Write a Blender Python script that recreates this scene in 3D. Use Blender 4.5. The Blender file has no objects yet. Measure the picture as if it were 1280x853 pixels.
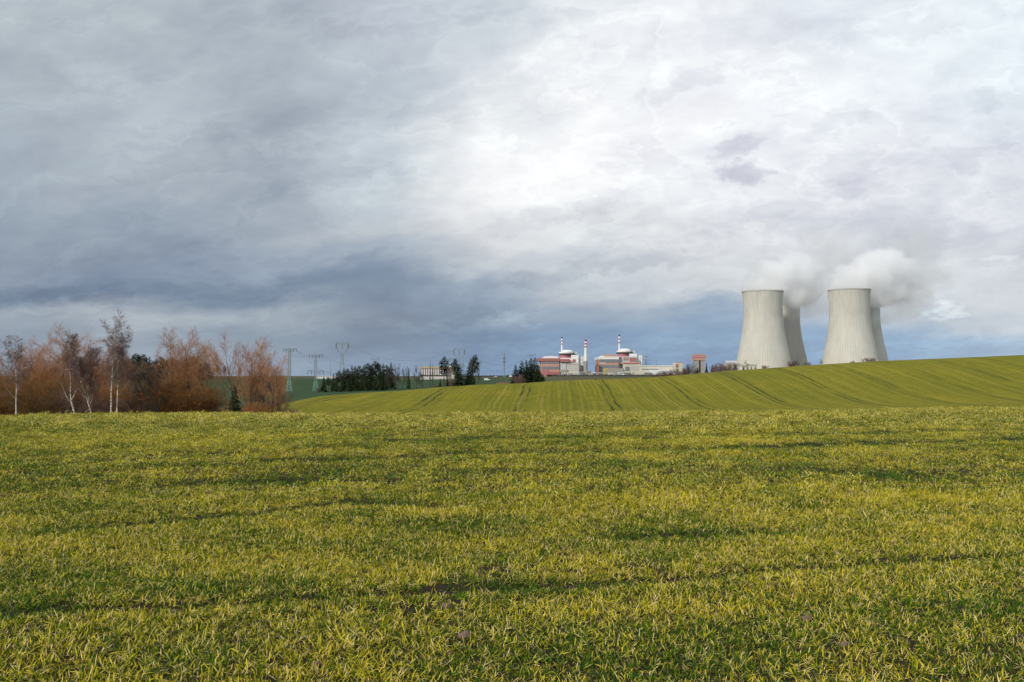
import bpy, math, random
import numpy as np
from mathutils import Vector

random.seed(7)
rng = np.random.default_rng(11)
scene = bpy.context.scene
COL = scene.collection
F, EYE, HR = 1000.0, 1.65, 470.0
TH = math.atan((HR - 426.5) / F)
CT, ST = math.cos(TH), math.sin(TH)


# ------------------------------------------------------------------ measuring
def at(px, py, Y):
    a, b = (px - 640) / F, (426.5 - py) / F
    wy, wz = CT - b * ST, ST + b * CT
    return Vector((a / wy * Y, Y, EYE + wz / wy * Y))


def zrow(row, Y):
    b = (426.5 - row) / F
    return EYE + (ST + b * CT) / (CT - b * ST) * Y


# ------------------------------------------------------------------ terrain
CRP = [-600, 0, 100, 200, 300, 400, 640, 800, 1000, 1280, 1900]
CRR = [562, 530.5, 524.5, 520.0, 518.5, 520.2, 519.6, 517.8, 516.2, 511.7, 507]
A2 = EYE / 3600.0


def vnoise(x, y, s, seed):
    """smooth value noise in 0..1 for arrays"""
    r = np.random.default_rng(seed)
    T = r.random((64, 64))
    gx, gy = np.asarray(x) / s + 1000.3, np.asarray(y) / s + 1000.7
    ix, iy = np.floor(gx).astype(int), np.floor(gy).astype(int)
    fx, fy = gx - ix, gy - iy
    fx, fy = fx * fx * (3 - 2 * fx), fy * fy * (3 - 2 * fy)
    a, b = T[ix % 64, iy % 64], T[(ix + 1) % 64, iy % 64]
    c, d = T[ix % 64, (iy + 1) % 64], T[(ix + 1) % 64, (iy + 1) % 64]
    return (a * (1 - fx) + b * fx) * (1 - fy) + (c * (1 - fx) + d * fx) * fy


def near_base(x, Y):
    px = 640 + 1000 * np.asarray(x) / 60.0
    b = (np.interp(px, CRP, CRR) - 470) / 1000.0 - 2 * EYE / 60.0
    return -b * Y - A2 * np.asarray(Y) ** 2 * np.where(np.asarray(Y) > 0, 1, 0)


def row_to_depth(row, px):
    lo, hi = 1.5, 58.0
    for _ in range(40):
        m = 0.5 * (lo + hi)
        z = float(near_base((px - 640) / 1000 * m, m))
        if z > zrow(row, m):
            hi = m
        else:
            lo = m
    return 0.5 * (lo + hi)


RUTS = []   # (xs, Ys, half width, depth, strength)
for pts, w, dep, st in (
        ([(-60, 603), (0, 596), (125, 578), (260, 569), (330, 571)], 0.42, 0.035, 0.75),
        ([(340, 577), (480, 573), (640, 567), (800, 563), (960, 558), (1280, 549), (1400, 546)], 0.45, 0.05, 1.0),
        ([(470, 551), (640, 549), (860, 547), (1100, 541), (1280, 538), (1400, 536)], 0.6, 0.03, 0.75),
        ([(190, 607), (300, 603), (420, 600), (520, 606)], 0.35, 0.03, 0.7),
        ([(100, 660), (210, 650), (330, 640), (430, 628), (560, 636)], 0.25, 0.02, 0.8),
        ([(840, 586), (960, 590), (1100, 596), (1280, 592), (1400, 590)], 0.5, 0.02, 0.55),
        ([(-60, 772), (0, 770), (150, 764), (330, 757), (500, 745), (640, 735), (760, 729), (860, 722), (1000, 708), (1140, 700), (1280, 694), (1400, 690)], 0.10, 0.035, 0.9),
        ([(740, 672), (860, 668), (1000, 664)], 0.12, 0.02, 0.5)):
    w_pts = sorted((((px - 640) / 1000 * row_to_depth(r, px)), row_to_depth(r, px)) for px, r in pts)
    RUTS.append(([p[0] for p in w_pts], [p[1] for p in w_pts], w, dep, st))


def rut_field(x, Y):
    x, Y = np.asarray(x, float), np.asarray(Y, float)
    g, dz = np.zeros_like(x + Y), np.zeros_like(x + Y)
    for k, (xs, ys, w, dep, st) in enumerate(RUTS):
        yc = np.interp(x, xs, ys) + 0.3 * w * (vnoise(x, Y * 0, 0.8, 50 + k) - 0.5)
        e = np.clip(np.minimum((x - xs[0]) / (2 * w) + 0.5, (xs[-1] - x) / (2 * w) + 0.5), 0, 1)
        along = 0.45 + 0.9 * vnoise(x, Y * 0, 2.2 * max(0.5, w * 2.5), 70 + k)
        v = np.exp(-((Y - yc) / w) ** 2) * e
        g = np.maximum(g, v * st * np.clip(along, 0, 1.15))
        dz = dz - v * dep
    return np.clip(g, 0, 1), dz


def near_z(x, Y):
    z = near_base(x, Y)
    fade = np.clip((75 - np.asarray(Y)) / 15, 0, 1)
    z = z + fade * (0.05 * (vnoise(x, Y, 2.3, 3) - 0.5) + 0.03 * (vnoise(x, Y, 0.7, 4) - 0.5) + rut_field(x, Y)[1])
    return z


RPX = [-600, 0, 200, 300, 338, 366, 400, 450, 500, 548, 600, 640, 700, 760, 800, 850, 900, 960, 1000, 1050, 1100, 1150, 1200, 1280, 1900]
RRW = [519, 516, 513.5, 512.5, 511, 502.5, 496, 491.5, 489, 484.4, 481, 480, 476, 474, 472.5, 469, 464.5, 460.5, 457.5, 454.5, 451.5, 449.5, 447.5, 444, 425]
RYP = [-600, 338, 400, 450, 548, 640, 850, 1000, 1280, 1900]
RYY = [190, 190, 215, 235, 260, 280, 320, 345, 380, 400]


def ridge_Y(px):
    return float(np.interp(px, RYP, RYY))


KEYS = [   # (depth or None for ridge-relative, px list, rows)
    ('abs', 115, [-600, 0, 300, 450, 640, 1000, 1280, 1900], [548, 541, 536, 536, 533, 529, 526, 522]),
    ('mid', 0.42, [-600, 0, 338, 400, 640, 1000, 1280, 1900], [532, 527, 524, 518, 515, 509, 504, 496]),
    ('rid', 0, RPX, RRW),
    ('rid', 55, RPX, [r + 3 for r in RRW]),
    ('abs', 470, [-600, 200, 300, 410, 510, 560, 640, 760, 850, 1000, 1900], [494, 492, 490.5, 489, 485, 483, 479.5, 474.5, 473, 472, 472]),
    ('abs', 560, [-600, 200, 300, 410, 510, 600, 760, 1000, 1900], [491, 490.5, 490.5, 489, 481, 477.5, 473, 472, 472]),
    ('abs', 900, [-600, 300, 380, 410, 500, 600, 700, 1000, 1900], [473, 473, 473.4, 474, 475, 473, 471.5, 471.5, 471.5]),
    ('abs', 1400, [-600, 500, 600, 700, 1900], [474, 473.6, 471.4, 470.6, 470.6]),
    ('abs', 4000, [-600, 1900], [470.9, 470.9]),
    ('abs', 15000, [-600, 1900], [470.3, 470.3]),
]


def key_nodes(u):
    px = 640 + 1000 * u
    Ys, zs = [0.0, 40.0, 60.0, 75.0], []
    for Y in Ys:
        zs.append(float(near_base(u * Y, Y)))
    ry = ridge_Y(px)
    for kind, a, P, R in KEYS:
        Y = a if kind == 'abs' else (115 + a * (ry - 115) if kind == 'mid' else ry + a)
        Ys.append(Y)
        zs.append(zrow(float(np.interp(px, P, R)), Y))
    return np.array(Ys), np.array(zs)


def pchip(xk, yk, x):
    h = np.diff(xk)
    d = np.diff(yk) / h
    m = np.zeros_like(yk)
    for i in range(1, len(yk) - 1):
        if d[i - 1] * d[i] > 0:
            w1, w2 = 2 * h[i] + h[i - 1], h[i] + 2 * h[i - 1]
            m[i] = (w1 + w2) / (w1 / d[i - 1] + w2 / d[i])
    m[0], m[-1] = d[0], d[-1]
    i = np.clip(np.searchsorted(xk, x) - 1, 0, len(h) - 1)
    t = (x - xk[i]) / h[i]
    return ((2 * t**3 - 3 * t**2 + 1) * yk[i] + (t**3 - 2 * t**2 + t) * h[i] * m[i]
            + (-2 * t**3 + 3 * t**2) * yk[i + 1] + (t**3 - t**2) * h[i] * m[i + 1])


def ground(x, Y):
    if Y < 75:
        return float(near_z(x, Y))
    k = key_nodes(x / Y)
    return float(pchip(k[0], k[1], np.array([Y]))[0])


# ------------------------------------------------------------------ materials
def new_mat(name):
    m = bpy.data.materials.new(name)
    m.use_nodes = True
    nt = m.node_tree
    for n in list(nt.nodes):
        nt.nodes.remove(n)
    out = nt.nodes.new('ShaderNodeOutputMaterial')
    return m, nt, out


class NB:
    """little node helper"""
    def __init__(s, nt):
        s.nt = nt

    def n(s, typ, ins=None, **kw):
        nd = s.nt.nodes.new(typ)
        for k, v in kw.items():
            setattr(nd, k, v)
        for k, v in (ins or {}).items():
            sock = nd.inputs[k]
            if isinstance(v, bpy.types.NodeSocket):
                s.nt.links.new(v, sock)
            else:
                sock.default_value = v
        return nd

    def m(s, op, a, b=0.0, c=None, clamp=False):
        ins = {0: a, 1: b}
        if c is not None:
            ins[2] = c
        nd = s.n('ShaderNodeMath', ins, operation=op)
        nd.use_clamp = clamp
        return nd.outputs[0]

    def mix(s, f, a, b, blend='MIX'):
        nd = s.n('ShaderNodeMix', None, data_type='RGBA', blend_type=blend)
        for i, v in ((0, f), (6, a), (7, b)):
            if isinstance(v, bpy.types.NodeSocket):
                s.nt.links.new(v, nd.inputs[i])
            else:
                nd.inputs[i].default_value = v
        return nd.outputs[2]

    def noise(s, vec, scale, detail=4, rough=0.55, dist=0.0):
        return s.n('ShaderNodeTexNoise', {'Vector': vec, 'Scale': scale, 'Detail': detail, 'Roughness': rough, 'Distortion': dist}).outputs[0]

    def rng(s, v, a, b, c=0.0, d=1.0, smooth=False):
        nd = s.n('ShaderNodeMapRange', {0: v, 1: a, 2: b, 3: c, 4: d})
        if smooth:
            nd.interpolation_type = 'SMOOTHSTEP'
        return nd.outputs[0]


def C4(c):
    return (c[0], c[1], c[2], 1.0)


def surf(name, col, rough=0.85, col2=None, scale=1.0, amount=0.6, spec=0.2, bump=0.0, detail=5, stretch=(1, 1, 1), coord='Object', metal=0.0):
    m, nt, out = new_mat(name)
    b = NB(nt)
    tc = b.n('ShaderNodeTexCoord').outputs[coord]
    if stretch != (1, 1, 1):
        tc = b.n('ShaderNodeMapping', {'Vector': tc, 'Scale': stretch}).outputs[0]
    nz = b.noise(tc, scale, detail)
    c2 = col2 or tuple(v * 0.65 for v in col)
    c = b.mix(b.m('MULTIPLY', b.rng(nz, 0.35, 0.68), amount), C4(col), C4(c2))
    p = b.n('ShaderNodeBsdfPrincipled', {'Base Color': c, 'Roughness': rough, 'Specular IOR Level': spec, 'Metallic': metal})
    if bump:
        bp = b.n('ShaderNodeBump', {'Height': nz, 'Strength': bump, 'Distance': 0.05})
        nt.links.new(bp.outputs[0], p.inputs['Normal'])
    nt.links.new(p.outputs[0], out.inputs[0])
    return m


def bark_mat(name, c1, c2, scale=3.0, rnd=0.35):
    """bark or twigs; each copy differs a little"""
    m, nt, out = new_mat(name)
    b = NB(nt)
    tc = b.n('ShaderNodeTexCoord').outputs['Object']
    oi = b.n('ShaderNodeObjectInfo')
    nz = b.noise(tc, scale, 4)
    f = b.m('ADD', b.m('MULTIPLY', b.rng(nz, 0.3, 0.7), 1 - rnd), b.m('MULTIPLY', oi.outputs['Random'], rnd), clamp=True)
    c = b.mix(f, C4(c1), C4(c2))
    p = b.n('ShaderNodeBsdfPrincipled', {'Base Color': c, 'Roughness': 0.85, 'Specular IOR Level': 0.2})
    nt.links.new(p.outputs[0], out.inputs[0])
    return m


# ------------------------------------------------------------------ mesh helpers
def mesh_np(name, V, Fq, mat=None, smooth=False, cattr=None):
    """V (n,3), Fq (m,k)"""
    me = bpy.data.meshes.new(name)
    V, Fq = np.asarray(V, np.float32), np.asarray(Fq, np.int32)
    k = Fq.shape[1]
    me.vertices.add(len(V)); me.vertices.foreach_set('co', V.ravel())
    me.loops.add(Fq.size); me.loops.foreach_set('vertex_index', Fq.ravel())
    me.polygons.add(len(Fq))
    me.polygons.foreach_set('loop_start', np.arange(0, Fq.size, k, dtype=np.int32))
    try:
        me.polygons.foreach_set('loop_total', np.full(len(Fq), k, np.int32))
    except Exception:
        pass
    if smooth:
        me.polygons.foreach_set('use_smooth', np.ones(len(Fq), bool))
    me.update(calc_edges=True)
    if cattr is not None:
        a = me.color_attributes.new(name=cattr[0], type='FLOAT_COLOR', domain='POINT')
        a.data.foreach_set('color', np.asarray(cattr[1], np.float32).ravel())
    me.validate()
    if mat:
        me.materials.append(mat)
    return me


def link(name, me, parent=None, loc=(0, 0, 0)):
    o = bpy.data.objects.new(name, me)
    COL.objects.link(o)
    o.location = loc
    if parent is not None:
        o.parent = parent
    return o


def tag(o, label=None, cat=None, group=None, kind=None):
    for k, v in (('label', label), ('category', cat), ('group', group), ('kind', kind)):
        if v:
            o[k] = v
    return o


def thing(name, label, cat, loc, group=None, rz=0.0):
    o = bpy.data.objects.new(name, None)
    o.empty_display_size = 0.5
    COL.objects.link(o)
    o.location = loc
    o.rotation_euler = (0, 0, rz)
    return tag(o, label, cat, group)


def copy_tree(o, parent=None):
    c = o.copy()
    COL.objects.link(c)
    c.parent = parent
    for ch in list(o.children):
        copy_tree(ch, c)
    return c


class MB:
    def __init__(s):
        s.v, s.f = [], []

    def box(s, x0, x1, y0, y1, z0, z1):
        n = len(s.v)
        s.v += [(x0, y0, z0), (x1, y0, z0), (x1, y1, z0), (x0, y1, z0), (x0, y0, z1), (x1, y0, z1), (x1, y1, z1), (x0, y1, z1)]
        s.f += [[n + i for i in q] for q in ((3, 2, 1, 0), (4, 5, 6, 7), (0, 1, 5, 4), (1, 2, 6, 5), (2, 3, 7, 6), (3, 0, 4, 7))]
        return s

    def bar(s, p, q, r, r2=None, sides=4):
        p, q = Vector(p), Vector(q)
        r2 = r if r2 is None else r2
        d = (q - p)
        if d.length < 1e-6:
            return s
        d.normalize()
        a = d.cross(Vector((0, 0, 1)) if abs(d.z) < 0.9 else Vector((1, 0, 0))).normalized()
        b = d.cross(a)
        n = len(s.v)
        for c, rr in ((p, r), (q, r2)):
            for k in range(sides):
                t = 2 * math.pi * (k + 0.5) / sides
                s.v.append(tuple(c + rr * (math.cos(t) * a + math.sin(t) * b)))
        for k in range(sides):
            k2 = (k + 1) % sides
            s.f.append([n + k, n + sides + k, n + sides + k2, n + k2])
        s.f.append([n + k for k in range(sides)])
        s.f.append([n + 2 * sides - 1 - k for k in range(sides)])
        return s

    def lathe(s, prof, cx=0, cy=0, seg=24, cap=True):
        n = len(s.v)
        for r, z in prof:
            for k in range(seg):
                t = 2 * math.pi * k / seg
                s.v.append((cx + r * math.cos(t), cy + r * math.sin(t), z))
        for i in range(len(prof) - 1):
            for k in range(seg):
                k2 = (k + 1) % seg
                s.f.append([n + i * seg + k, n + i * seg + k2, n + (i + 1) * seg + k2, n + (i + 1) * seg + k])
        if cap:
            s.f.append([n + k for k in range(seg)][::-1])
            s.f.append([n + (len(prof) - 1) * seg + k for k in range(seg)])
        return s

    def prism(s, poly, y0, y1):
        """poly in (x, z), extruded along y"""
        n, k = len(s.v), len(poly)
        for y in (y0, y1):
            s.v += [(x, y, z) for x, z in poly]
        s.f.append([n + i for i in range(k)])
        s.f.append([n + k + i for i in range(k)][::-1])
        for i in range(k):
            j = (i + 1) % k
            s.f.append([n + j, n + i, n + k + i, n + k + j])
        return s

    def build(s, name, mat, parent=None, off=(0, 0, 0), smooth=False):
        me = bpy.data.meshes.new(name)
        o_ = off
        me.from_pydata([(a - o_[0], b - o_[1], c - o_[2]) for a, b, c in s.v], [], s.f)
        me.update()
        me.materials.append(mat)
        if smooth:
            for p in me.polygons:
                p.use_smooth = True
        return link(name, me, parent)


# ------------------------------------------------------------------ ground sheets
us = np.concatenate([np.linspace(-1.3, -0.76, 10), np.linspace(-0.72, -0.305, 75), np.linspace(-0.302, 0.72, 180), np.linspace(0.76, 1.3, 10)])
i_split = int(np.argmin(np.abs(us + 0.302)))
near_Y = np.concatenate([np.linspace(-20, 2, 12), np.linspace(2.4, 16, 85), np.linspace(16.5, 75, 90)])


def grid_mesh(name, X, Y, Z, mat):
    r, c = X.shape
    V = np.stack([X, Y, Z], -1).reshape(-1, 3)
    i = np.arange(r - 1)[:, None] * c + np.arange(c - 1)[None, :]
    Fq = np.stack([i, i + 1, i + c + 1, i + c], -1).reshape(-1, 4)
    return mesh_np(name, V, Fq, mat, smooth=True)


def col_grid(cols, yfun, n, power=1.0):
    X = np.zeros((n, len(cols))); Yg = X.copy(); Z = X.copy()
    for j, u in enumerate(cols):
        y0, y1 = yfun(u)
        t = np.linspace(0, 1, n) ** power
        ys = y0 + (y1 - y0) * t
        k = key_nodes(u)
        X[:, j], Yg[:, j], Z[:, j] = u * ys, ys, pchip(k[0], k[1], ys)
    return X, Yg, Z


def soil_mat():
    m, nt, out = new_mat('field soil')
    b = NB(nt)
    tc = b.n('ShaderNodeTexCoord').outputs['Object']
    n1, n2, n3 = b.noise(tc, 9, 8, 0.65), b.noise(tc, 60, 5, 0.6), b.noise(tc, 0.35, 4)
    c = b.mix(b.rng(n1, 0.3, 0.7), (0.042, 0.027, 0.017, 1), (0.016, 0.015, 0.008, 1))
    c = b.mix(b.rng(n2, 0.55, 0.75), c, (0.10, 0.07, 0.04, 1))
    d = b.mix(b.rng(n3, 0.3, 0.7), (0.16, 0.15, 0.008, 1), (0.23, 0.185, 0.012, 1))
    n4 = b.noise(tc, 2.5, 8, 0.7)
    d = b.mix(b.rng(n4, 0.4, 0.7), d, (0.09, 0.12, 0.015, 1))
    # the sown wheat closes over the soil beyond the tufts that are modelled
    sep = b.n('ShaderNodeSeparateXYZ', {0: tc}).outputs[1]
    c = b.mix(b.rng(sep, 60, 80), c, d)
    bp = b.n('ShaderNodeBump', {'Height': n1, 'Strength': 0.9, 'Distance': 0.03})
    p = b.n('ShaderNodeBsdfPrincipled', {'Base Color': c, 'Roughness': 0.95, 'Specular IOR Level': 0.1, 'Normal': bp.outputs[0]})
    nt.links.new(p.outputs[0], out.inputs[0])
    return m


def hill_mat():
    m, nt, out = new_mat('sown hill')
    b = NB(nt)
    tc = b.n('ShaderNodeTexCoord').outputs['Object']
    s = b.n('ShaderNodeSeparateXYZ', {0: tc}).outputs
    wob = b.m('MULTIPLY', b.m('SUBTRACT', b.noise(tc, 0.03, 2), 0.5), 3.0)
    c = b.m('ADD', b.m('SUBTRACT', s[0], b.m('MULTIPLY', s[1], 0.06)), wob)
    big, mid, fine = b.noise(tc, 0.02, 4), b.noise(tc, 0.35, 6, 0.65), b.noise(tc, 2.6, 6, 0.75)
    col = b.mix(b.rng(big, 0.3, 0.7), (0.200, 0.192, 0.009, 1), (0.300, 0.248, 0.016, 1))
    col = b.mix(b.m('MULTIPLY', b.rng(mid, 0.44, 0.62), 0.6), col, (0.095, 0.115, 0.008, 1))
    col = b.mix(b.m('MULTIPLY', b.rng(fine, 0.46, 0.66), 0.65), col, (0.38, 0.33, 0.03, 1))
    col = b.mix(b.m('MULTIPLY', b.rng(fine, 0.46, 0.32), 0.65), col, (0.07, 0.085, 0.01, 1))

    def lines(period, width, shift, soft, nscale):
        f = b.m('FRACT', b.m('DIVIDE', b.m('ADD', c, shift + 2400.0), period))
        dd = b.m('MULTIPLY', b.m('ABSOLUTE', b.m('SUBTRACT', f, 0.5)), period)
        v = b.rng(dd, width, width + soft, 1.0, 0.0, smooth=True)
        st = b.n('ShaderNodeMapping', {'Vector': tc, 'Scale': (1, 0.15, 1)}).outputs[0]
        return b.m('MULTIPLY', v, b.rng(b.noise(st, nscale, 3), 0.35, 0.6))
    # seed-drill joints, lighter and darker, every few metres
    col = b.mix(b.m('MULTIPLY', lines(1.5, 0.12, 0.2, 0.4, 0.12), 0.5), col, (0.10, 0.115, 0.010, 1))
    col = b.mix(b.m('MULTIPLY', lines(3.0, 0.22, 0.4, 0.5, 0.09), 0.5), col, (0.11, 0.125, 0.018, 1))
    col = b.mix(b.m('MULTIPLY', lines(6.0, 0.22, 1.9, 0.35, 0.05), 0.6), col, (0.38, 0.31, 0.06, 1))
    col = b.mix(b.m('MULTIPLY', lines(12.0, 0.2, 4.7, 0.4, 0.04), 0.4), col, (0.08, 0.085, 0.015, 1))
    # tramlines: two wheel tracks every 24 m
    for sh in (12.0 + 1.6 - 1.0, 12.0 + 1.6 + 1.1):
        col = b.mix(b.m('MULTIPLY', lines(24.4, 0.20, sh, 0.36, 0.3), 0.92), col, (0.045, 0.058, 0.010, 1))
    bp = b.n('ShaderNodeBump', {'Height': b.m('ADD', fine, b.m('MULTIPLY', mid, 1.5)), 'Strength': 1.0, 'Distance': 0.4})
    p = b.n('ShaderNodeBsdfPrincipled', {'Base Color': col, 'Roughness': 0.95, 'Specular IOR Level': 0.1, 'Normal': bp.outputs[0]})
    nt.links.new(p.outputs[0], out.inputs[0])
    return m


def far_mat(name, c1, c2, c3, sc=0.01, brown=False):
    m, nt, out = new_mat(name)
    b = NB(nt)
    tc = b.n('ShaderNodeTexCoord').outputs['Object']
    st = b.n('ShaderNodeMapping', {'Vector': tc, 'Scale': (0.5, 2.0, 1)}).outputs[0]
    col = b.mix(b.rng(b.noise(tc, sc, 4), 0.35, 0.65), C4(c1), C4(c2))
    col = b.mix(b.m('MULTIPLY', b.rng(b.noise(st, sc * 3, 6, 0.6), 0.5, 0.62), 0.6), col, C4(c3))
    col = b.mix(b.m('MULTIPLY', b.rng(b.noise(tc, 0.8, 5, 0.7), 0.4, 0.7), 0.3), col, C4(tuple(v * 0.6 for v in c1)))
    if brown:
        xy = b.n('ShaderNodeSeparateXYZ', {0: tc}).outputs
        ed = b.m('ADD', xy[0], b.m('MULTIPLY', b.m('SUBTRACT', b.noise(tc, 0.02, 4), 0.5), 60.0))
        col = b.mix(b.rng(ed, -20, 25), col, b.mix(b.rng(b.noise(st, 0.03, 5), 0.4, 0.6), (0.075, 0.085, 0.035, 1), (0.10, 0.08, 0.05, 1)))
    p = b.n('ShaderNodeBsdfPrincipled', {'Base Color': col, 'Roughness': 0.95, 'Specular IOR Level': 0.1})
    nt.links.new(p.outputs[0], out.inputs[0])
    return m


Xn = us[None, :] * (near_Y[:, None] + 30 * (1 - near_Y[:, None] / 75))
Yn = np.repeat(near_Y[:, None], len(us), 1)
Zn = near_z(Xn, Yn)
Zn[-1, :] = [pchip(*key_nodes(u), np.array([75.0]))[0] for u in us]
tag(link('field', grid_mesh('field', Xn, Yn, Zn, soil_mat())), kind='structure')
HILL = hill_mat()
LEAFSOIL = far_mat('valley floor', (0.055, 0.05, 0.022), (0.035, 0.045, 0.018), (0.075, 0.05, 0.025), 0.05)
G = col_grid(us, lambda u: (75, 110), 14)
tag(link('field_slope', grid_mesh('field_slope', *G, bpy.data.materials['field soil'])), kind='structure')
G = col_grid(us[i_split:], lambda u: (110, ridge_Y(640 + 1000 * u) + 6), 60)
tag(link('hill_field', grid_mesh('hill_field', *G, HILL)), kind='structure')
G = col_grid(us[:i_split + 1], lambda u: (110, ridge_Y(640 + 1000 * u) + 6), 24)
tag(link('valley_ground', grid_mesh('valley_ground', *G, LEAFSOIL)), kind='structure')
G = col_grid(us, lambda u: (ridge_Y(640 + 1000 * u) + 6, 960), 70)
tag(link('green_field', grid_mesh('green_field', *G, far_mat('winter crop', (0.028, 0.062, 0.024), (0.036, 0.075, 0.028), (0.055, 0.075, 0.035), brown=True))), kind='structure')
G = col_grid(us, lambda u: (960, 15000), 50, 2.2)
tag(link('plain', grid_mesh('plain', *G, far_mat('far farmland', (0.07, 0.085, 0.04), (0.09, 0.08, 0.045), (0.12, 0.10, 0.06), 0.004))), kind='structure')


# ------------------------------------------------------------------ wheat blades
def blade_mesh(name, n, rad, lmin, lmax, wid, seed, segs=3, t0=0.3, t1=1.3):
    r = np.random.default_rng(seed)
    V, Fq, Cc = [], [], []
    for i in range(n):
        a0, rr = r.uniform(0, 2 * math.pi), rad * math.sqrt(r.random())
        bx, by = rr * math.cos(a0), rr * math.sin(a0)
        az = r.uniform(0, 2 * math.pi)
        L = r.uniform(lmin, lmax)
        w = wid * r.uniform(0.7, 1.3)
        tilt = r.uniform(t0, t1)
        curl = r.uniform(-0.2, 1.0) if r.random() < 0.7 else r.uniform(1.0, 2.4)
        dead = 1.0 if r.random() < 0.2 else 0.0
        g = r.random()
        d = np.array([math.cos(az), math.sin(az), 0])
        sd = np.array([-math.sin(az), math.cos(az), 0])
        tw = r.uniform(-0.7, 0.7)
        p, base = np.array([bx, by, -0.01]), len(V)
        for k in range(segs + 1):
            t = k / segs
            an = tilt + curl * t
            ww = w * (0.75 + 0.5 * t) if t < 0.6 else w * (1.05 * (1 - t) / 0.4 + 0.06)
            s2 = sd * math.cos(tw * t) + np.array([0, 0, 1]) * math.sin(tw * t)
            V += [p - s2 * ww / 2, p + s2 * ww / 2]
            Cc += [(t, g, dead, 1)] * 2
            p = p + (d * math.sin(an) + np.array([0, 0, 1]) * math.cos(an)) * L / segs
        for k in range(segs):
            q = base + 2 * k
            Fq.append((q, q + 1, q + 3, q + 2))
    return mesh_np(name, V, Fq, WHEAT, smooth=False, cattr=('blade', Cc))


def wheat_mat():
    m, nt, out = new_mat('winter wheat')
    b = NB(nt)
    at_ = b.n('ShaderNodeAttribute', None, attribute_name='blade').outputs['Vector']
    s = b.n('ShaderNodeSeparateXYZ', {0: at_}).outputs
    tint = b.n('ShaderNodeAttribute', None, attribute_name='tint', attribute_type='INSTANCER').outputs['Fac']
    pos = b.n('ShaderNodeNewGeometry').outputs['Position']
    patch = b.noise(pos, 0.9, 3)
    y = b.m('ADD', b.m('MULTIPLY', s[0], 0.7), b.m('MULTIPLY', b.m('SUBTRACT', s[1], 0.5), 1.15))
    y = b.m('ADD', y, b.m('SUBTRACT', tint, 0.5))
    y = b.m('ADD', y, b.m('MULTIPLY', b.m('SUBTRACT', patch, 0.5), 0.5))
    yf = b.rng(y, 0.16, 0.98, smooth=True)
    green = b.mix(s[1], (0.022, 0.080, 0.003, 1), (0.080, 0.180, 0.005, 1))
    yellow = b.mix(s[1], (0.40, 0.37, 0.006, 1), (0.68, 0.54, 0.045, 1))
    col = b.mix(yf, green, yellow)
    deadf = b.m('MULTIPLY', s[2], b.rng(b.m('ADD', tint, b.m('MULTIPLY', s[0], 0.6)), 0.3, 0.7))
    col = b.mix(deadf, col, (0.76, 0.60, 0.25, 1))
    p = b.n('ShaderNodeBsdfPrincipled', {'Base Color': col, 'Roughness': 0.6, 'Specular IOR Level': 0.08})
    t = b.n('ShaderNodeBsdfTranslucent', {'Color': col})
    mx = b.n('ShaderNodeMixShader', {0: 0.18, 1: p.outputs[0], 2: t.outputs[0]})
    nt.links.new(mx.outputs[0], out.inputs[0])
    return m


WHEAT = wheat_mat()
tufts = bpy.data.collections.new('wheat tufts')
for k in range(6):
    tufts.objects.link(bpy.data.objects.new('tuft_a%d' % k, blade_mesh('tuft', 22, 0.042, 0.030, 0.080, 0.0047, 100 + k, 4)))
for k in range(4):
    tufts.objects.link(bpy.data.objects.new('tuft_b%d' % k, blade_mesh('tuft', 80, 0.16, 0.035, 0.088, 0.0068, 200 + k, 3, 0.5, 1.5)))
for k in range(4):
    tufts.objects.link(bpy.data.objects.new('tuft_c%d' % k, blade_mesh('tuft', 165, 0.42, 0.045, 0.105, 0.015, 300 + k, 2, 0.6, 1.6)))

PT, ROT, SCL, IDX, TINT = [], [], [], [], []


def scatter(y0, y1, cell, i0, i1, s0, s1, sparse, zsc, f0=0.0, f1=0.0):
    ys = np.arange(y0, y1, cell)
    for y in ys:
        hw = 0.74 * y + 3.0
        n = int(2 * hw / cell)
        x = -hw + (np.arange(n) + rng.random(n)) * cell
        yy = y + rng.random(n) * cell
        g, _ = rut_field(x, yy)
        pn = 0.55 * vnoise(x, yy, 0.45, 21) + 0.45 * vnoise(x, yy, 1.3, 22)
        keep = rng.random(n) > np.clip(g * sparse * 1.0 + np.clip((pn - 0.78) * 5, 0, 0.5) * (1 if sparse > 0.3 else 0.3), 0, 0.93)
        if f0:
            keep &= rng.random(n) < np.clip((yy - y0) / f0, 0, 1)
        if f1:
            keep &= rng.random(n) < np.clip((y1 - yy) / f1, 0, 1)
        x, yy, g = x[keep], yy[keep], g[keep]
        big = vnoise(x, yy, 7.0, 31) * 0.5 + vnoise(x * 0.4, yy, 2.6, 32) * 0.5
        tint = 0.57 + 0.5 * (big - 0.5) + 0.8 * (0.5 - vnoise(x * 0.7, yy, 0.55, 23)) + (0.45 if i0 < 10 else 0.16) * (rng.random(len(x)) - 0.5) - 0.7 * g + 0.10 * np.clip((yy - 14) / 30, 0, 1)
        z = near_z(x, yy)
        PT.append(np.stack([x, yy, z], -1))
        ROT.append(np.stack([rng.normal(0, 0.25, len(x)), rng.normal(0, 0.25, len(x)), rng.random(len(x)) * 6.283], -1))
        s = rng.uniform(s0, s1, len(x)) * (1 + 0.35 * (big - 0.5)) * (1 - 0.28 * g)
        SCL.append(np.stack([s, s, s * zsc * rng.uniform(0.85, 1.15, len(x))], -1))
        IDX.append(rng.integers(i0, i1, len(x)))
        TINT.append(tint)


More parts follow.
